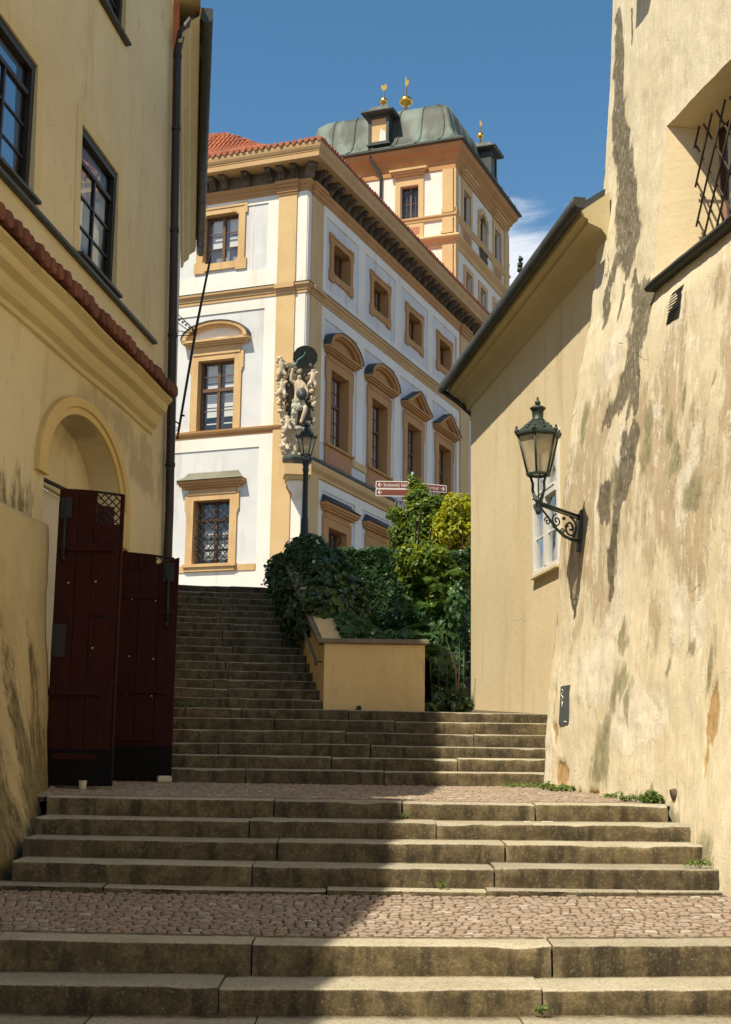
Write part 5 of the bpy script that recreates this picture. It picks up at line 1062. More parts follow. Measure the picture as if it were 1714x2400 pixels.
# ------------------------------------------------------------------ lanterns
def lantern(parent, sc, z0, ox=0.0, oy=0.0, ph=0.0):
    """six-sided gas-style lantern; z0 = underside of the bottom ring"""
    def hexr(r, z): return [(ox+sc*r*math.cos(PI/3*k+ph), oy+sc*r*math.sin(PI/3*k+ph), z0+sc*z) for k in range(6)]
    head = MB(); head.loft([hexr(.255, .46), hexr(.285, .475), (hexr(.285, .50)), hexr(.255, .515), hexr(.20, .565), hexr(.155, .61), hexr(.105, .645), hexr(.105, .655)], True, True)
    head.lathe([(.085*sc, .0), (.075*sc, .03*sc), (.065*sc, .04*sc), (.070*sc, .13*sc), (.085*sc, .145*sc), (.098*sc, .165*sc), (.06*sc, .19*sc), (.02*sc, .20*sc)], (ox, oy, z0+.65*sc), 12)
    head.lathe([(.018*sc, 0), (.03*sc, .015*sc), (.036*sc, .035*sc), (.03*sc, .055*sc), (.012*sc, .07*sc), (.016*sc, .085*sc), (.004*sc, .115*sc)], (ox, oy, z0+.845*sc), 10)
    for k in range(6):
        a = PI/3*k+ph; x, y = ox+.27*sc*math.cos(a), oy+.27*sc*math.sin(a); head.ico((x, y, z0+.515*sc), (.03*sc, .03*sc, .035*sc), 1, .2); head.ico((x, y, z0+.555*sc), (.016*sc, .016*sc, .028*sc), 1, .2)
        a2 = a+PI/6
        for u in (.3, .6, .85): rr = (.255-.14*u)*.87; head.ico((ox+rr*sc*math.cos(a2), oy+rr*sc*math.sin(a2), z0+sc*(.52+.12*u)), (.025*sc, .025*sc, .018*sc), 1, .3)
    h = head.build('lantern_head', M['iron_green'], parent)
    fr = MB()
    for k in range(6):
        a = PI/3*k+ph; fr.tube([(ox+.136*sc*math.cos(a), oy+.136*sc*math.sin(a), z0+.02*sc), (ox+.246*sc*math.cos(a), oy+.246*sc*math.sin(a), z0+.46*sc)], .0135*sc, 5)
    fr.loft([hexr(.125, -.008), hexr(.155, 0), hexr(.155, .022), hexr(.13, .03), hexr(.11, .02), hexr(.11, 0)], True, False, False, True); fr.build('lantern_frame', M['iron_green'], parent)
    for k in range(6):
        a, b = PI/3*k+ph, PI/3*(k+1)+ph; q = []
        for r, z in ((.132, .022), (.242, .455)): q.append([(ox+r*sc*math.cos(t_)*.985, oy+r*sc*math.sin(t_)*.985, z0+z*sc) for t_ in (a, b)])
        MB().add([q[0][0], q[0][1], q[1][1], q[1][0]], [(0, 1, 2, 3)]).build('pane', M['lampglass'], parent)
    MB().lathe([(.10*sc, .44*sc), (.12*sc, .40*sc), (.115*sc, .33*sc), (.085*sc, .29*sc), (.02*sc, .275*sc)], (ox, oy, z0), 14).build('diffuser', M['bulb'], parent)
LX, LY, LZ = 1.862, 14.88, 4.80
mX, mY_ = 2.40, 15.34
wlamp = empty('wall_lantern', (mX, mY_, 4.35), label='six-sided green iron lantern on a scrolled bracket on the weathered wall', cat='lantern')
lx, ly = LX-mX, LY-mY_
lantern(wlamp, .92, LZ-4.35, lx, ly, .25)
D = Vector((lx, ly, 0)); L_ = D.length; D.normalize()
def ar(u, z): p = D*u; return (p.x, p.y, z)
m = MB()
m.tube([ar(0, .08), ar(L_, .155)], .018, 6); m.tube([ar(.02, .05), ar(L_-.02, .125)], .010, 5)
for s_ in (-1, 1):
    off = Vector((-D.y, D.x, 0))*s_*.085
    m.tube([Vector(ar(L_, .16)), Vector(ar(L_, .20))+off*.55, Vector(ar(L_, .30))+off*1.0, Vector(ar(L_, .37))+off*.95, Vector(ar(L_, .455))+off*1.35], [.022, .020, .016, .016, .014], 6)
m.tube([ar(L_, .10), ar(L_, .46)], .008, 5); m.lathe([(.01, 0), (.03, .02), (.034, .05), (.02, .08), (.03, .10), (.03, .13), (.045, .15), (.045, .165), (.02, .17)], ar(L_, .02), 10)
def scroll(cu, cz, r0, turns, sgn, rad, ph=0):
    return [ar(cu+sgn*r0*(1-.85*k/40)*math.cos(ph+turns*2*PI*k/40), cz+r0*(1-.85*k/40)*math.sin(ph+turns*2*PI*k/40)) for k in range(41)]
m.tube([ar(L_*.97, .11), ar(L_*.80, .02), ar(L_*.60, -.10), ar(L_*.42, -.165), ar(L_*.25, -.19), ar(.06, -.19), ar(.0, -.25)], [.010, .012, .016, .018, .018, .022, .02], 6)
m.tube(scroll(.20, -.06, .115, 1.6, 1, .01, PI/2), .012, 5); m.tube(scroll(.42, -.01, .075, 1.5, -1, .01, PI/2), .009, 5); m.tube(scroll(.57, -.035, .05, 1.4, 1, .01, 0), .008, 5); m.tube(scroll(.33, -.12, .04, 1.3, -1, .01, 0), .008, 5)
m.tube([ar(.0, .12), ar(.03, .0), ar(.04, -.12), ar(.01, -.28)], [.03, .022, .03, .02], 6)
for u, z in ((.30, .03), (.46, -.08), (.14, -.14), (.26, -.05), (.06, -.22), (.03, .06)): m.ico(ar(u, z), .022, 1, .3)
m.build('bracket', M['iron_green'], wlamp)
MB().loft([[(x+wallX(15.34, z+4.35)-mX-.0, y, z) for x, y, z in ((.06, -.05, zz), (.06, .05, zz), (-.03, .05, zz), (-.03, -.05, zz))] for zz in (-.30, .16)], True, True).build('wall_plate', M['iron_green'], wlamp)

slamp = empty('street_lamp', (-1.14, 26.0, 4.7), label='slim green street lamp rising from the ivy mound in front of the palace corner', cat='street lamp')
m = MB(); m.lathe([(.16, 0), (.17, .25), (.13, .32), (.14, .75), (.16, .8), (.15, 1.12), (.10, 1.25), (.075, 1.35), (.07, 1.6), (.058, 1.62), (.05, 2.5), (.062, 2.52), (.062, 2.56), (.05, 2.6), (.085, 2.68), (.05, 2.72)], (0, 0, 0), 12); m.build('post', M['iron_green'], slamp)
lantern(slamp, .72, 2.82, 0, 0, .1)
m = MB(); 
for s_ in (-1, 1): m.tube([(0, 0, 2.68), (s_*.09, 0, 2.74), (s_*.085, 0, 2.84)], .012, 5)
m.build('cradle', M['iron_green'], slamp)
# ------------------------------------------------------------------ retaining walls round the planting
pw = empty('planter_wall', (-.52, 18.72, 2.3), label='ochre plastered planter wall with stone coping beside the upper stairs', cat='wall')
def pl(x, y, z): return (x+.52, y-18.72, z-2.3)
nx, nz_ = 50, 34
X = np.linspace(-.515, .815, nx); Z = np.linspace(2.3, 3.30, nz_); XX_, ZZ_ = np.meshgrid(X, Z, indexing='ij')
Y_ = 18.72+(fbm(XX_*3, ZZ_*3, 61, 4)-.5)*.02+.02*(XX_*.06); P = np.stack([XX_+.52, Y_-18.72, ZZ_-2.3], -1)
link('front_wall', grid_mesh('front_wall', P), M['planter'], pw)
SD = -.17
def sidew(s, o): return (-.52+SD*s+o, 18.72+s)
m = MB(); n = 20
rings = []
for s in np.linspace(0, 4.7, n):
    zt_ = 3.31+.40*s; x0, y0 = sidew(s, 0); x1, y1 = sidew(s, .30); rings.append([pl(x0, y0, 2.2+.36*s), pl(x0, y0, zt_), pl(x1, y1, zt_), pl(x1, y1, 2.2+.36*s)])
m.loft(rings, True, True); m.build('side_wall', M['planter'], pw)
m = MB(); m.box(*[.0-.09, 1.335+.05], -.06, .26, 1.005, 1.07, .012); m.build('coping', M['coping'], pw)
for k in range(4):
    rings = []
    for s in (k*1.0+.02, k*1.0+.98):
        zt_ = 3.315+.40*s; x0, y0 = sidew(s+.2, -.07); x1, y1 = sidew(s+.2, .36); rings.append([pl(x0, y0, zt_), pl(x0, y0, zt_+.06), pl(x1, y1, zt_+.06), pl(x1, y1, zt_)])
    MB().loft(rings, True, True).build('coping', M['coping'], pw)
part('end_wall', M['planter'], pw, (1.05, 1.33, .012, 1.6, .0, 1.0))
MB().tube([pl(-.05, 18.66, 2.455), pl(-.05, 18.80, 2.46)], .035, 10).build('drain_pipe', M['pipe'], pw)
hr = empty('handrail', (-.62, 18.8, 3.1), label='thin metal handrail fixed to the side of the planter wall', cat='handrail')
def hp(s, o, z): x, y = sidew(s, o); return (x+.62, y-18.8, z-3.1)
MB().tube([hp(.08, -.10, 3.03), hp(.12, -.10, 3.10), hp(.9, -.10, 3.10+.40*.78), hp(4.4, -.10, 3.10+.40*4.28)], .020, 8).build('rail', simple('rail_metal', (.16, .14, .11), .45, .5, .6, .3, 10, .1, .6), hr)
for s in (.25, 1.35, 2.6, 3.8): MB().tube([hp(s, -.10, 3.09+.40*(s-.12)), hp(s, -.06, 3.03+.4*(s-.12)), hp(s, .02, 3.03+.40*(s-.12))], .011, 6).build('bracket', M['iron'], hr)
# planting bed and the ivy-clad terrace wall behind it
P = np.array([[(x, y, (3.16+min(.38*(y-18.8), 1.9)*max(0., min(1., 1-(x+.30+.17*(y-18.72))/1.0))+.05*math.sin(x*5+y*3) if x < .9 else 2.42+.05*(y-18.8))) for y in np.linspace(18.85, 29.3, 36)] for x in list(np.linspace(-1.5, .88, 16))+list(np.linspace(.92, 1.3, 4))])
for i in range(P.shape[0]):
    for j in range(P.shape[1]):
        P[i, j, 0] = max(P[i, j, 0], -.30+SD*(P[i, j, 1]-18.72)) if P[i, j, 0] < .5 else P[i, j, 0]
link('planting_bed', grid_mesh('planting_bed', P), M['soil'], kind='structure')
tw_ = part('terrace_wall', M['planter'], None, (-1.0, 3.2, 29.1, 29.4, 2.5, 6.0)); tag(tw_, 'low terrace wall hidden behind the sunlit ivy curtain', 'wall')
for xa, xb, ya in ((-12, -1.0, 24.5), (-1.0, 14, 29.25)): link('street_above', grid_mesh('street_above', np.array([[(x, y, 4.74+max(0, y-24.9)*.07) for y in (ya, 30, 36, 44.9)] for x in (xa, (xa+xb)/2, xb)]), smooth=False), M['asphalt'], kind='structure')

# ------------------------------------------------------------------ foliage
def leaves(name, mat, parent, C, N, size, aspect=1.6, seed=0, droop=.0, fold=.25, tint=None, kind=None):
    """one mesh of folded leaf blades at points C, facing N"""
    g = np.random.default_rng(seed); n = len(C); C = np.asarray(C, float); N = np.asarray(N, float)
    N = N+g.normal(0, .45, (n, 3)); N /= np.linalg.norm(N, axis=1)[:, None]+1e-9
    T = g.normal(0, 1, (n, 3)); T[:, 2] -= droop; T -= N*np.sum(T*N, 1)[:, None]; T /= np.linalg.norm(T, axis=1)[:, None]+1e-9
    B = np.cross(N, T); L = size*g.uniform(.65, 1.25, n)[:, None]; w = L/aspect
    v0 = C-T*L*.5; v2 = C+T*L*.5-N*L*.12; v1 = C+B*w*.5+N*L*fold*.5-T*L*.05; v3 = C-B*w*.5+N*L*fold*.5-T*L*.05
    V = np.stack([v0, v1, v2, v3], 1).reshape(-1, 3); b = np.arange(n)*4
    F = np.stack([b, b+1, b+2, b, b+2, b+3], 1).reshape(-1, 3)
    me = bpy.data.meshes.new(name); me.vertices.add(len(V)); me.vertices.foreach_set('co', V.reshape(-1).astype(np.float32)); me.loops.add(F.size); me.loops.foreach_set('vertex_index', F.reshape(-1).astype(np.int32)); me.polygons.add(len(F)); me.polygons.foreach_set('loop_start', np.arange(0, F.size, 3, dtype=np.int32)); me.update(calc_edges=True)
    r = np.ones((n, 4)); r[:, 0] = g.random(n); r[:, 1] = g.random(n) if tint is None else np.clip(g.random(n)*.8+tint, 0, 1); r[:, 2] = g.random(n)
    ca = me.color_attributes.new('rnd', 'FLOAT_COLOR', 'POINT'); ca.data.foreach_set('color', np.repeat(r, 4, 0).reshape(-1).astype(np.float32))
    return link(name, me, mat, parent, kind=kind)
def cloud(g, blobs, n, shell=.75):
    """points in lumpy ellipsoids, denser towards the surface; normals point outwards"""
    tot = sum(b[1][0]*b[1][1]+b[1][1]*b[1][2]+b[1][0]*b[1][2] for b in blobs); C = []; N = []
    for c, r in blobs:
        k = int(n*(r[0]*r[1]+r[1]*r[2]+r[0]*r[2])/tot); d = g.normal(0, 1, (k, 3)); d /= np.linalg.norm(d, axis=1)[:, None]
        lump = .82+.36*fbm(d[:, 0]*2.6+c[0]*3+7, d[:, 2]*2.6+d[:, 1]*1.9+c[2]*3+7, 71, 3); q = (shell+(1-shell)*g.random(k)**.6*1.15)*lump
        C.append(np.array(c)+d*q[:, None]*np.array(r)); N.append(d/np.array(r))
    C = np.concatenate(C); N = np.concatenate(N); N /= np.linalg.norm(N, axis=1)[:, None]; return C, N
G = np.random.default_rng(17)
def stems(name, parent, base, tips, r0=.03):
    base = [float(q) for q in base]; tips = [[float(q) for q in t_] for t_ in tips]
    m = MB()
    for t_ in tips:
        b = Vector(base)+Vector((RD.uniform(-.06, .06), RD.uniform(-.06, .06), 0)); t2 = Vector(t_); mid_ = b.lerp(t2, .5)+Vector((RD.uniform(-.12, .12), RD.uniform(-.12, .12), .1)); m.tube([b, mid_, t2], [r0, r0*.7, r0*.3], 5)
    return m.build(name, M['bark'], parent)
def back(b, k): (x, y, z), r = b; return ((x*k, y*k, EYE+(z-EYE)*k), tuple(q*k for q in r))
def lumps(bl, k, m):
    out = []
    for b in bl:
        (x, y, z), r = back(b, k)
        for q in range(m):
            d = Vector((RD.gauss(0, 1), RD.gauss(0, 1), RD.gauss(0, 1))).normalized()*RD.uniform(.45, .85); f = RD.uniform(.34, .55); out.append(((x+d.x*r[0], y+d.y*r[1], z+d.z*r[2]), tuple(c*f for c in r)))
        out.append(((x, y, z), tuple(c*.6 for c in r)))
    return out
def plant(name, loc, label, cat, **k): return empty(name, loc, label=label, cat=cat, **k)
def sub(C, loc): return np.asarray(C)-np.array(loc)
# ivy mound spilling over the stair wall
loc = (-1.1, 22.6, 4.2); ivy = plant('ivy_mound', loc, 'dark ivy mound spilling over the stair wall below the street lamp', 'ivy')
bl = []
for s in np.linspace(1.6, 5.5, 9):
    x, y = sidew(s, .10); u = (s-1.6)/3.9
    bl.append(((x+.16+.16*u, y, 3.22+.37*s-.08), (.36+.10*u, .42, .42+.12*u)))
    if s > 2.2: bl.append(((x-.06-.02*u, y-.1, 2.78+.38*s), (.24, .38, .44)))
    if s > 2.6: bl.append(((x+.60+.1*u, y, 3.0+.35*s), (.42, .42, .42)))
C, N = cloud(G, bl, 15000, .62); C += (fbm(C[:, 0]*4+C[:, 1]*3, C[:, 2]*4, 88, 3)[:, None]-.5)*N*.35; N[:, 2] += .2
leaves('foliage', M['ivy'], ivy, sub(C, loc), N, .125, 1.2, 3, .9)
tips = []; 
Cs = []; 
for k in range(60):
    a = RD.uniform(0, 1); p0 = Vector((-1.32+.3*RD.random(), 23.3+RD.uniform(-.6, .6), 4.3+RD.uniform(-.2, .8))); L = RD.uniform(.15, .42)
    for q in range(12): u = q/11; Cs.append(p0+Vector((-L*u, RD.uniform(-.03, .03), -.25*L*u*u+.06*u)))
leaves('trailing_shoot', M['ivy'], ivy, sub([tuple(c) for c in Cs], loc), np.tile([-.3, -.8, .5], (len(Cs), 1)), .085, 1.4, 4, .8, kind='stuff')
stems('stem', ivy, (0.2, .6, -.3), [(c[0], c[1], c[2]) for c in sub(C[::1400], loc)], .025)
# ivy curtain on the terrace wall
loc = (.4, 29.1, 4.0); cur = plant('ivy_curtain', loc, 'sunlit glossy ivy curtain hanging over the terrace wall in the middle', 'ivy')
n = 11000; U = G.random(n)*3.9-.90; Vv = G.random(n)**.8; thick = .12+.22*fbm(U*3, Vv*4, 5, 3)
C = np.stack([U, 29.05-thick*(1.1-.6*Vv)*2.2-.15*np.sin(Vv*3), 3.45+2.58*Vv+.24*fbm(U*3, U*0, 9, 3)], 1); N = np.stack([np.full(n, -.1), np.full(n, -1.0), .25+.9*Vv], 1)
leaves('foliage', M['laurel_dark'], cur, sub(C, loc), N, .17, 1.2, 5, 1.6, tint=.0)
stems('stem', cur, (0, .1, -.8), [(x, .0, 1.2) for x in (-1.0, -.3, .5, 1.1)], .02)
# ground cover over the bed, with a few white flowers
n = 9000; U = G.random(n); Vv = G.random(n); y = 18.85+Vv*5.6; xl = -.25+SD*(y-18.72); x = xl+(1.05-xl)*U
z = 3.2+np.minimum(.38*(y-18.8), 1.9)*np.clip(1-(x-xl-.05)/1.0, 0, 1)+.26*fbm(x*3, y*3, 13, 3)+.10*G.random(n); C = np.stack([x, y, z], 1); N = np.tile([0, -.5, 1.0], (n, 1))
n2 = 1500; x2 = -.1+G.random(n2)*1.0; over = G.random(n2); hh = fbm(x2*5, x2*0+3, 3, 3); C2 = np.stack([x2+.12, 18.90-.22*over*hh+.25*G.random(n2), 3.36-.06*over+.42*(hh-.35)*G.random(n2)], 1); 
leaves('ground_cover', M['creeper'], None, np.concatenate([C, C2]), np.concatenate([N, np.tile([0, -.8, .6], (n2, 1))]), .11, 1.35, 6, .6, kind='stuff', tint=-.1)
for k, (x, y, z) in enumerate(((-.36, 19.6, 3.62), (.12, 19.2, 3.44), (.34, 19.1, 3.42), (-.75, 20.6, 4.62))):
    m = MB()
    for a in range(5): q = 2*PI*a/5; m.add([(0, 0, 0), (.018*math.cos(q-.5), -.018*math.sin(q-.5)*.4-.01, .018*math.sin(q-.5)), (.024*math.cos(q), -.012, .024*math.sin(q)), (.018*math.cos(q+.5), -.018*math.sin(q+.5)*.4-.01, .018*math.sin(q+.5))], [(0, 1, 2, 3)])
    m.build('white_flower', M['petal'], None, (x, y-.1, z+.05), label=('tiny white flower at the left end of the planting bed', 'tiny white flower above the middle of the planter coping', 'tiny white flower right of the one above the planter coping', 'tiny white flower on the dark ivy mound')[k], cat='flower', group='white flowers in the bed')
# laurel bush, golden shrub
loc = (1.1, 27.3, 4.9); b1 = plant('laurel_bush', loc, 'tall glossy green bush growing in front of the brown direction signs', 'bush')
bl = [((1.05, 27.2, 6.55), (.50, .45, .55)), ((.85, 27.1, 6.05), (.42, .42, .5)), ((1.35, 27.1, 6.2), (.48, .42, .6)), ((1.15, 27.0, 5.6), (.62, .45, .6)), ((.75, 27.0, 5.55), (.40, .4, .35)), ((1.0, 27.2, 6.95), (.28, .28, .35)), ((1.3, 27.3, 6.75), (.3, .3, .35)), ((1.6, 26.9, 5.6), (.5, .42, .6)), ((.92, 27.2, 7.1), (.13, .13, .3)), ((1.55, 27.0, 6.15), (.42, .4, .45)), ((1.35, 26.8, 5.2), (.5, .4, .5))]
bl = lumps(bl+[((.95, 27.1, 6.4), (.5, .4, .4)), ((1.3, 27.0, 6.6), (.5, .4, .4))], 1.11, 7); loc = (1.2, 30.2, 5.0); b1.location = loc; C, N = cloud(G, bl, 15500, .35); N[:, 2] += .5; leaves('crown', M['laurel'], b1, sub(C, loc), N, .135, 2.0, 7, -.6)
stems('stem', b1, (0, 0, -.3), [tuple(q) for q in sub([(1.0, 27.2, 6.6), (1.3, 27.1, 6.4), (.8, 27.1, 6.1), (1.5, 27, 5.9), (1.1, 27.2, 6.9)], loc)], .035)
loc = (1.95, 28.2, 4.9); b2 = plant('golden_shrub', loc, 'yellow-green sunlit shrub between the laurel bush and the ivory house', 'shrub')
bl = [((1.72, 28.0, 6.5), (.34, .4, .55)), ((2.0, 28.2, 6.2), (.42, .4, .6)), ((2.25, 28.2, 6.6), (.42, .4, .45)), ((1.9, 28.0, 5.5), (.55, .45, .5)), ((2.22, 28.3, 7.0), (.22, .2, .22)), ((1.72, 28.0, 6.75), (.2, .18, .2))]
bl = lumps([((x_-.14, y_, z_-.05), tuple(q*1.25 for q in r_)) for (x_, y_, z_), r_ in bl]+[((1.85, 28.1, 6.0), (.55, .4, .45)), ((2.05, 28.1, 6.4), (.5, .4, .4))], 1.055, 6); loc = (1.8, 29.7, 5.0); b2.location = loc; C, N = cloud(G, bl, 10500, .35); N[:, 2] += .5; leaves('crown', M['golden'], b2, sub(C, loc), N, .14, 2.0, 8, -.6)
stems('stem', b2, (0, 0, -.3), [tuple(q) for q in sub([(1.75, 28, 6.6), (2.0, 28.2, 6.5), (2.3, 28.2, 6.9)], loc)], .03)
loc = (1.5, 24.0, 3.4); b3 = plant('leafy_shrub', loc, 'bright green leafy shrub under the golden shrub beside the ivory house', 'shrub')
bl = [((1.05, 24.2, 5.1), (.5, .5, .45)), ((1.4, 24.3, 5.0), (.36, .4, .55)), ((1.0, 24.6, 5.0), (.5, .4, .4)), ((1.3, 24.0, 4.5), (.4, .4, .4))]
bl = lumps(bl, 1.0, 5); C, N = cloud(G, bl, 6000, .35); N[:, 2] += .5; leaves('crown', M['laurel'], b3, sub(C, loc), N, .12, 1.8, 9, -.2)
stems('stem', b3, (0, 0, -.4), [tuple(q) for q in sub([(1.2, 24.2, 5.1), (1.6, 24.2, 5.0)], loc)], .03)
# tree of heaven: long pinnate leaves
loc = (1.33, 24.0, 3.05); tr_ = plant('pinnate_sapling', loc, 'young tree with long drooping fern-like leaves beside the ivory house', 'sapling')
Lc = []; 
class FR: pass
vv = []; ff_ = []; cc = []; rach = MB()
def frond(p, d, L, seed):
    g = random.Random(seed); d = Vector(d).normalized(); side_ = d.cross(Vector((0, 0, 1))).normalized(); up = side_.cross(d).normalized(); pts = []
    n = 13; tone = g.random()
    for i in range(n+1):
        u = i/n; pts.append(Vector(p)+d*L*u+Vector((0, 0, -1))*L*.38*u*u)
    rach.tube(pts, [.009*(1-.8*i/n) for i in range(n+1)], 4)
    for i in range(2, n+1):
        u = i/n; l_ = L*.30*(1-.5*abs(u-.4))
        for s_ in (-1, 1):
            q = (side_*s_*.9+d*.42+Vector((0, 0, -.35))+Vector((g.uniform(-.1, .1),)*3)).normalized(); w_ = up.cross(q).normalized()*l_*.19; b = len(vv); c0 = pts[i]
            vv.extend([c0, c0+q*l_*.35+w_, c0+q*l_-Vector((0, 0, .02)), c0+q*l_*.35-w_]); ff_.append((b, b+1, b+2, b+3)); r_ = (min(1, tone*.6+g.random()*.4), g.random(), g.random(), 1); cc.extend([r_]*4)
for k in range(17):
    a = RD.uniform(-PI, PI); el_ = RD.uniform(.05, .8); z = RD.uniform(.9, 1.95); frond((RD.uniform(-.12, .12)-.05, RD.uniform(-.15, .15), z), (min(.30, math.cos(a)*.9-.35), math.sin(a)*.7-.35, el_), RD.uniform(.5, .75), 100+k)
me = bpy.data.meshes.new('leaflets'); me.from_pydata([tuple(v) for v in vv], [], ff_); ca = me.color_attributes.new('rnd', 'FLOAT_COLOR', 'POINT'); ca.data.foreach_set('color', np.array(cc, np.float32).reshape(-1))
link('leaflets', me, M['fern'], tr_, kind='stuff'); rach.build('leaf_stalks', M['weed'], tr_)
MB().tube([(0, 0, -.5), (.03, 0, .6), (-.03, 0, 1.2), (0, 0, 2.0)], [.035, .03, .022, .01], 6).build('trunk', M['bark'], tr_)
# creeper over the railing
loc = (1.3, 20.3, 2.6); cr_ = plant('climbing_creeper', loc, 'broad-leaved creeper hanging over the iron railing at the ivory house corner', 'creeper')
bl = [((1.28, 20.6, 3.55), (.20, .3, .38)), ((1.10, 20.7, 3.65), (.22, .3, .3)), ((1.34, 20.4, 3.05), (.14, .2, .35)), ((1.34, 20.5, 4.0), (.16, .3, .35)), ((1.0, 20.9, 3.5), (.25, .3, .35)), ((1.34, 20.2, 2.72), (.12, .2, .22)), ((1.15, 20.1, 3.15), (.16, .15, .25)), ((1.0, 19.95, 3.2), (.14, .12, .2))]
bl = [back(b, 1.16) for b in bl]; C, N = cloud(G, bl, 3000, .5); C[:, 0] = np.minimum(C[:, 0], .0752*C[:, 1]); N[:, 1] -= .8; N[:, 2] += .3; leaves('foliage', M['creeper'], cr_, sub(C, loc), N, .125, 1.35, 10, 1.2)
stems('stem', cr_, (.1, .2, -.2), [(.1, .3, .9), (-.1, .3, 1.0)], .015)
bl = [((.98, 19.35, 2.62), (.26, .25, .18)), ((1.2, 19.4, 2.55), (.3, .25, .14)), ((.86, 19.0, 2.5), (.16, .2, .12))]
loc = (1.0, 19.3, 2.45); iv2 = plant('ivy_clump', loc, 'low ivy clump at the foot of the iron railing by the planter wall', 'ivy'); C, N = cloud(G, bl, 2200, .5); N[:, 2] += .6; leaves('foliage', M['ivy'], iv2, sub(C, loc), N, .07, 1.25, 12, .4); stems('stem', iv2, (0, 0, -.05), [(-.1, 0, .15), (.2, .05, .1)], .01)
loc = (1.1, 24.3, 2.7); iv3 = plant('shade_bush', loc, 'dark bush in the shade behind the iron railing', 'bush'); bl = [((1.05, 24.4, 3.3), (.5, .4, .85)), ((1.35, 24.5, 3.3), (.3, .3, .85)), ((1.0, 24.6, 4.2), (.6, .4, .6))]
C, N = cloud(G, bl, 3600, .5); leaves('foliage', M['creeper'], iv3, sub(C, loc), N, .12, 1.4, 13, .6); stems('stem', iv3, (0, 0, -.2), [(0, 0, .9), (.3, .2, .8)], .02)
# iron railing on a low brick footing
rl = empty('iron_railing', (1.30, 22.7, 2.64), label='iron railing bars on a low brick footing between planter and ivory house', cat='railing')
m = MB()
for r_ in range(2):
    for k in range(5):
        part('brick', M['brick'], rl, (-.34+k*.17+.05*r_-.08, -.34+k*.17+.05*r_+.08, -.06+RD.uniform(-.01, .01), .06, -.06+.075*r_, -.06+.075*r_+.065), bevel=.008)
for k in range(6): MB().tube([(-.36+.135*k, 0, .06), (-.36+.135*k, 0, .95)], .008, 6).build('bar', simple('rail_grey', (.07, .075, .075), .5, .4, .3, .3, 10, .1, .6) if k == 0 else bpy.data.materials['rail_grey'], rl)
for z in (.18, .88): MB().tube([(-.40, 0, z), (.36, 0, z)], .013, 6).build('rail', bpy.data.materials['rail_grey'], rl)
# weeds at the foot of the weathered wall
def weed(loc, n, h, r, label, seed, size=.05):
    w = plant('weed_tuft', loc, label, 'weed', group='weeds along the wall foot'); g = np.random.default_rng(seed); a = g.random(n)*2*PI; q = r*np.sqrt(g.random(n)); zz = h*g.random(n)*(1-.6*q/r)
    C = np.stack([q*np.cos(a), q*np.sin(a)*.6, zz+.01], 1); leaves('foliage', M['weed'], w, C, np.tile([-.2, -.5, .8], (n, 1)), size, 2.4, seed, -1.0)
    m = MB()
    for i in range(max(4, n//24)): m.tube([(C[i][0]*.4, C[i][1]*.4, 0), tuple(C[i])], .003, 4)
    m.build('stalk', M['weed'], w)
for k, (Y, dx, n, h, r, lb) in enumerate(((12.72, -.10, 200, .13, .10, 'bushy green weed at the wall foot near the top landing step'), (13.1, -.12, 90, .06, .12, 'low weed left of the bushy weed at the wall foot'), (14.98, -.12, 170, .07, .15, 'green weed tuft under the broken plaster corner'), (15.35, -.15, 80, .09, .09, 'small weed tuft touching the broken plaster corner'), (13.6, -.05, 60, .06, .15, 'sparse weeds along the wall foot below the green stain'), (15.85, -.22, 110, .06, .3, 'thin grass at the right end of the middle flight'))):
    x = float(wallX(np.array(Y), np.array(1.45)))+dx; weed((x, Y, z2(x, Y)), n, h, r, lb, 400+k)
weed((-2.35, 18.25, 2.42), 160, .07, .22, 'green grass patch on the top step beside the far gate leaf', 420); weed((.62, 10.98, .765), 30, .05, .05, 'tiny weed on the lower flight below the wall lantern', 421, .03); weed((1.05, 8.44, .27), 40, .06, .05, 'tiny weed at the foot of the bottom riser', 422, .03); weed((.38, 12.33, 1.235), 25, .045, .05, 'tiny weed on the tread below the top landing', 423, .03)
weed((2.62, 11.2, .93), 60, .08, .12, 'small weeds at the right end of the lower flight', 424, .04)

# ------------------------------------------------------------------ direction signs
sg = empty('direction_signs', (1.12, 33.0, 5.2), label='brown and white tourist direction signs on a post above the laurel bush', cat='sign')
MB().tube([(0, .06, 0), (0, .06, 3.55)], .038, 8).build('post', simple('galvanised', (.32, .33, .33), .45, .5, .7, .2, 10, .05, .7), sg)
def text(parent, s, size, loc, mat, sx_=1.0):
    cu = bpy.data.curves.new('lettering', 'FONT'); cu.body = s; cu.size = size; cu.extrude = .001; o = bpy.data.objects.new('lettering', cu); COL.objects.link(o)
    dg = bpy.context.evaluated_depsgraph_get(); me = bpy.data.meshes.new_from_object(o.evaluated_get(dg)); bpy.data.objects.remove(o); me.materials.clear()
    l = link('lettering', me, mat, parent); l.location = loc; l.rotation_euler = (PI/2, 0, 0); l.scale = (sx_, 1, 1); return l
def panel(x0, x1, z0, z1, y, face, rz=0.0, loc=(0, 0, 0)):
    def rr_(x0, x1, z0, z1, r): return [(cx+r*math.cos(a), cz+r*math.sin(a)) for cx, cz, a0 in ((x1-r, z0+r, -PI/2), (x1-r, z1-r, 0), (x0+r, z1-r, PI/2), (x0+r, z0+r, PI)) for a in (a0, a0+PI/4, a0+PI/2)]
    p = MB().prism(rr_(x0, x1, z0, z1, .03), y-.012, y+.012).build('sign_panel', M['sign_white'], sg, loc, rz)
    MB().prism(rr_(x0+.018, x1-.018, z0+.02, z1-.02, .018), y-.0155, y-.012).build('sign_face', M[face], p); return p
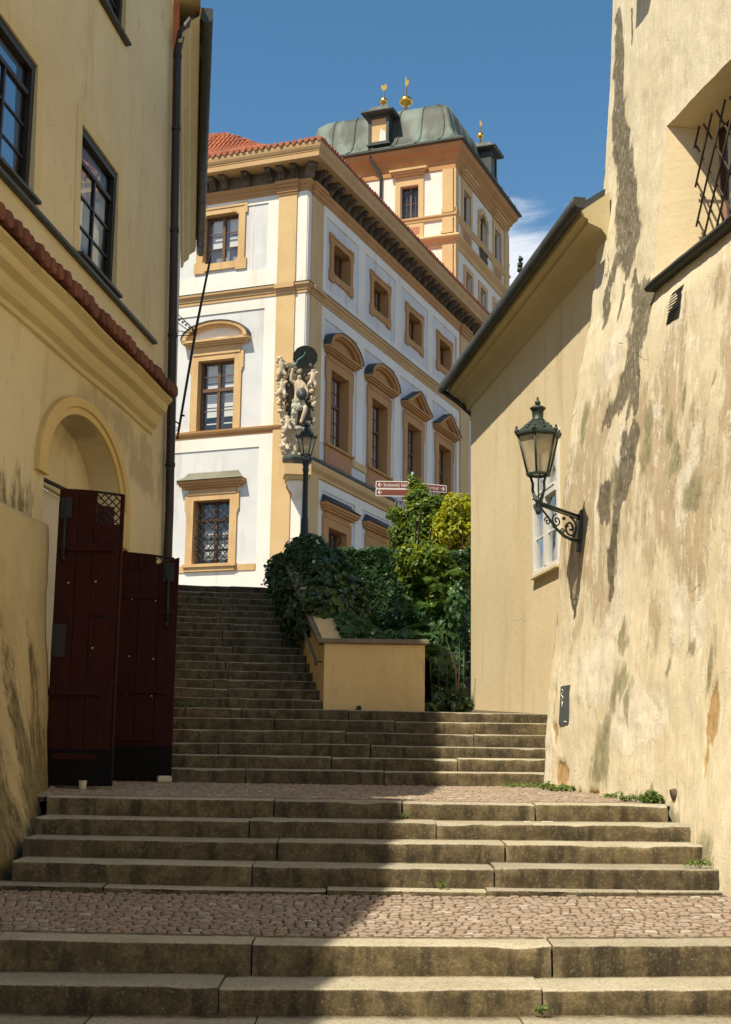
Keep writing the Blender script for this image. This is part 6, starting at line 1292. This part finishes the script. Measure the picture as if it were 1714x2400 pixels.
def arrow(p, x, z, s, d, y):
    m = MB(); m.box(min(x, x-d*s), max(x, x-d*s), y-.018, y-.0155, z-.009, z+.009)
    for q in (1, -1): m.prism([(x, z-.011*q), (x, z+.011*q), (x-d*.05, z+q*.055), (x-d*.062, z+q*.04)][::(1 if d*q > 0 else -1)], y-.0182, y-.0157)
    m.build('arrow', M['sign_white'], p)
p = panel(-.885, .02, 3.125, 3.31, 0, 'sign_brown'); arrow(p, -.835, 3.215, .10, -1, 0); text(p, 'Strahovský klášter', .125, (-.70, -.0165, 3.175), M['sign_white'], .72)
p = panel(-.885, .02, 2.94, 3.122, 0, 'sign_brown'); arrow(p, -.835, 3.03, .10, -1, 0)
p = panel(.06, .88, 3.10, 3.285, 0, 'sign_brown', .35); arrow(p, .83, 3.19, .10, 1, 0); text(p, 'Pražský hrad', .115, (.22, -.0165, 3.155), M['sign_white'], .75)
MB().prism([(.09, 3.13), (.19, 3.13), (.19, 3.26), (.09, 3.26)], -.0165, -.0157).build('pictogram', M['sign_white'], p); MB().prism([(.10, 3.14), (.18, 3.14), (.18, 3.18), (.16, 3.22), (.15, 3.185), (.13, 3.24), (.12, 3.18), (.10, 3.2)], -.0172, -.0166).build('pictogram', M['sign_brown'], p)
p = panel(-.43, .05, 2.50, 2.86, -.06, 'sign_grey', -.5); arrow(p, -.37, 2.77, .07, -1, -.06); arrow(p, -.37, 2.59, .07, -1, -.06)
# scraps on the steps
for k, (x, y, z, l, lb) in enumerate(((1.55, 12.0, 1.232, .10, 'white scrap of paper on the second tread from the landing'), (1.38, 11.98, 1.231, .05, 'tiny white scrap beside the longer scrap on the tread'), (.30, 12.02, 1.232, .12, 'grey twig lying on the second tread'), (-.35, 9.75, .632, .05, 'pale scrap among the shaded cobbles'), (1.9, 10.3, .68, .06, 'pale scrap among the sunlit cobbles'))):
    MB().box(-l/2, l/2, -.012, .012, 0, .006, .002).build('paper_scrap' if 'twig' not in lb else 'twig', M['sign_white'] if 'twig' not in lb else M['bark'], None, (x, y, z), RD.uniform(-.5, .5), label=lb, cat='litter')
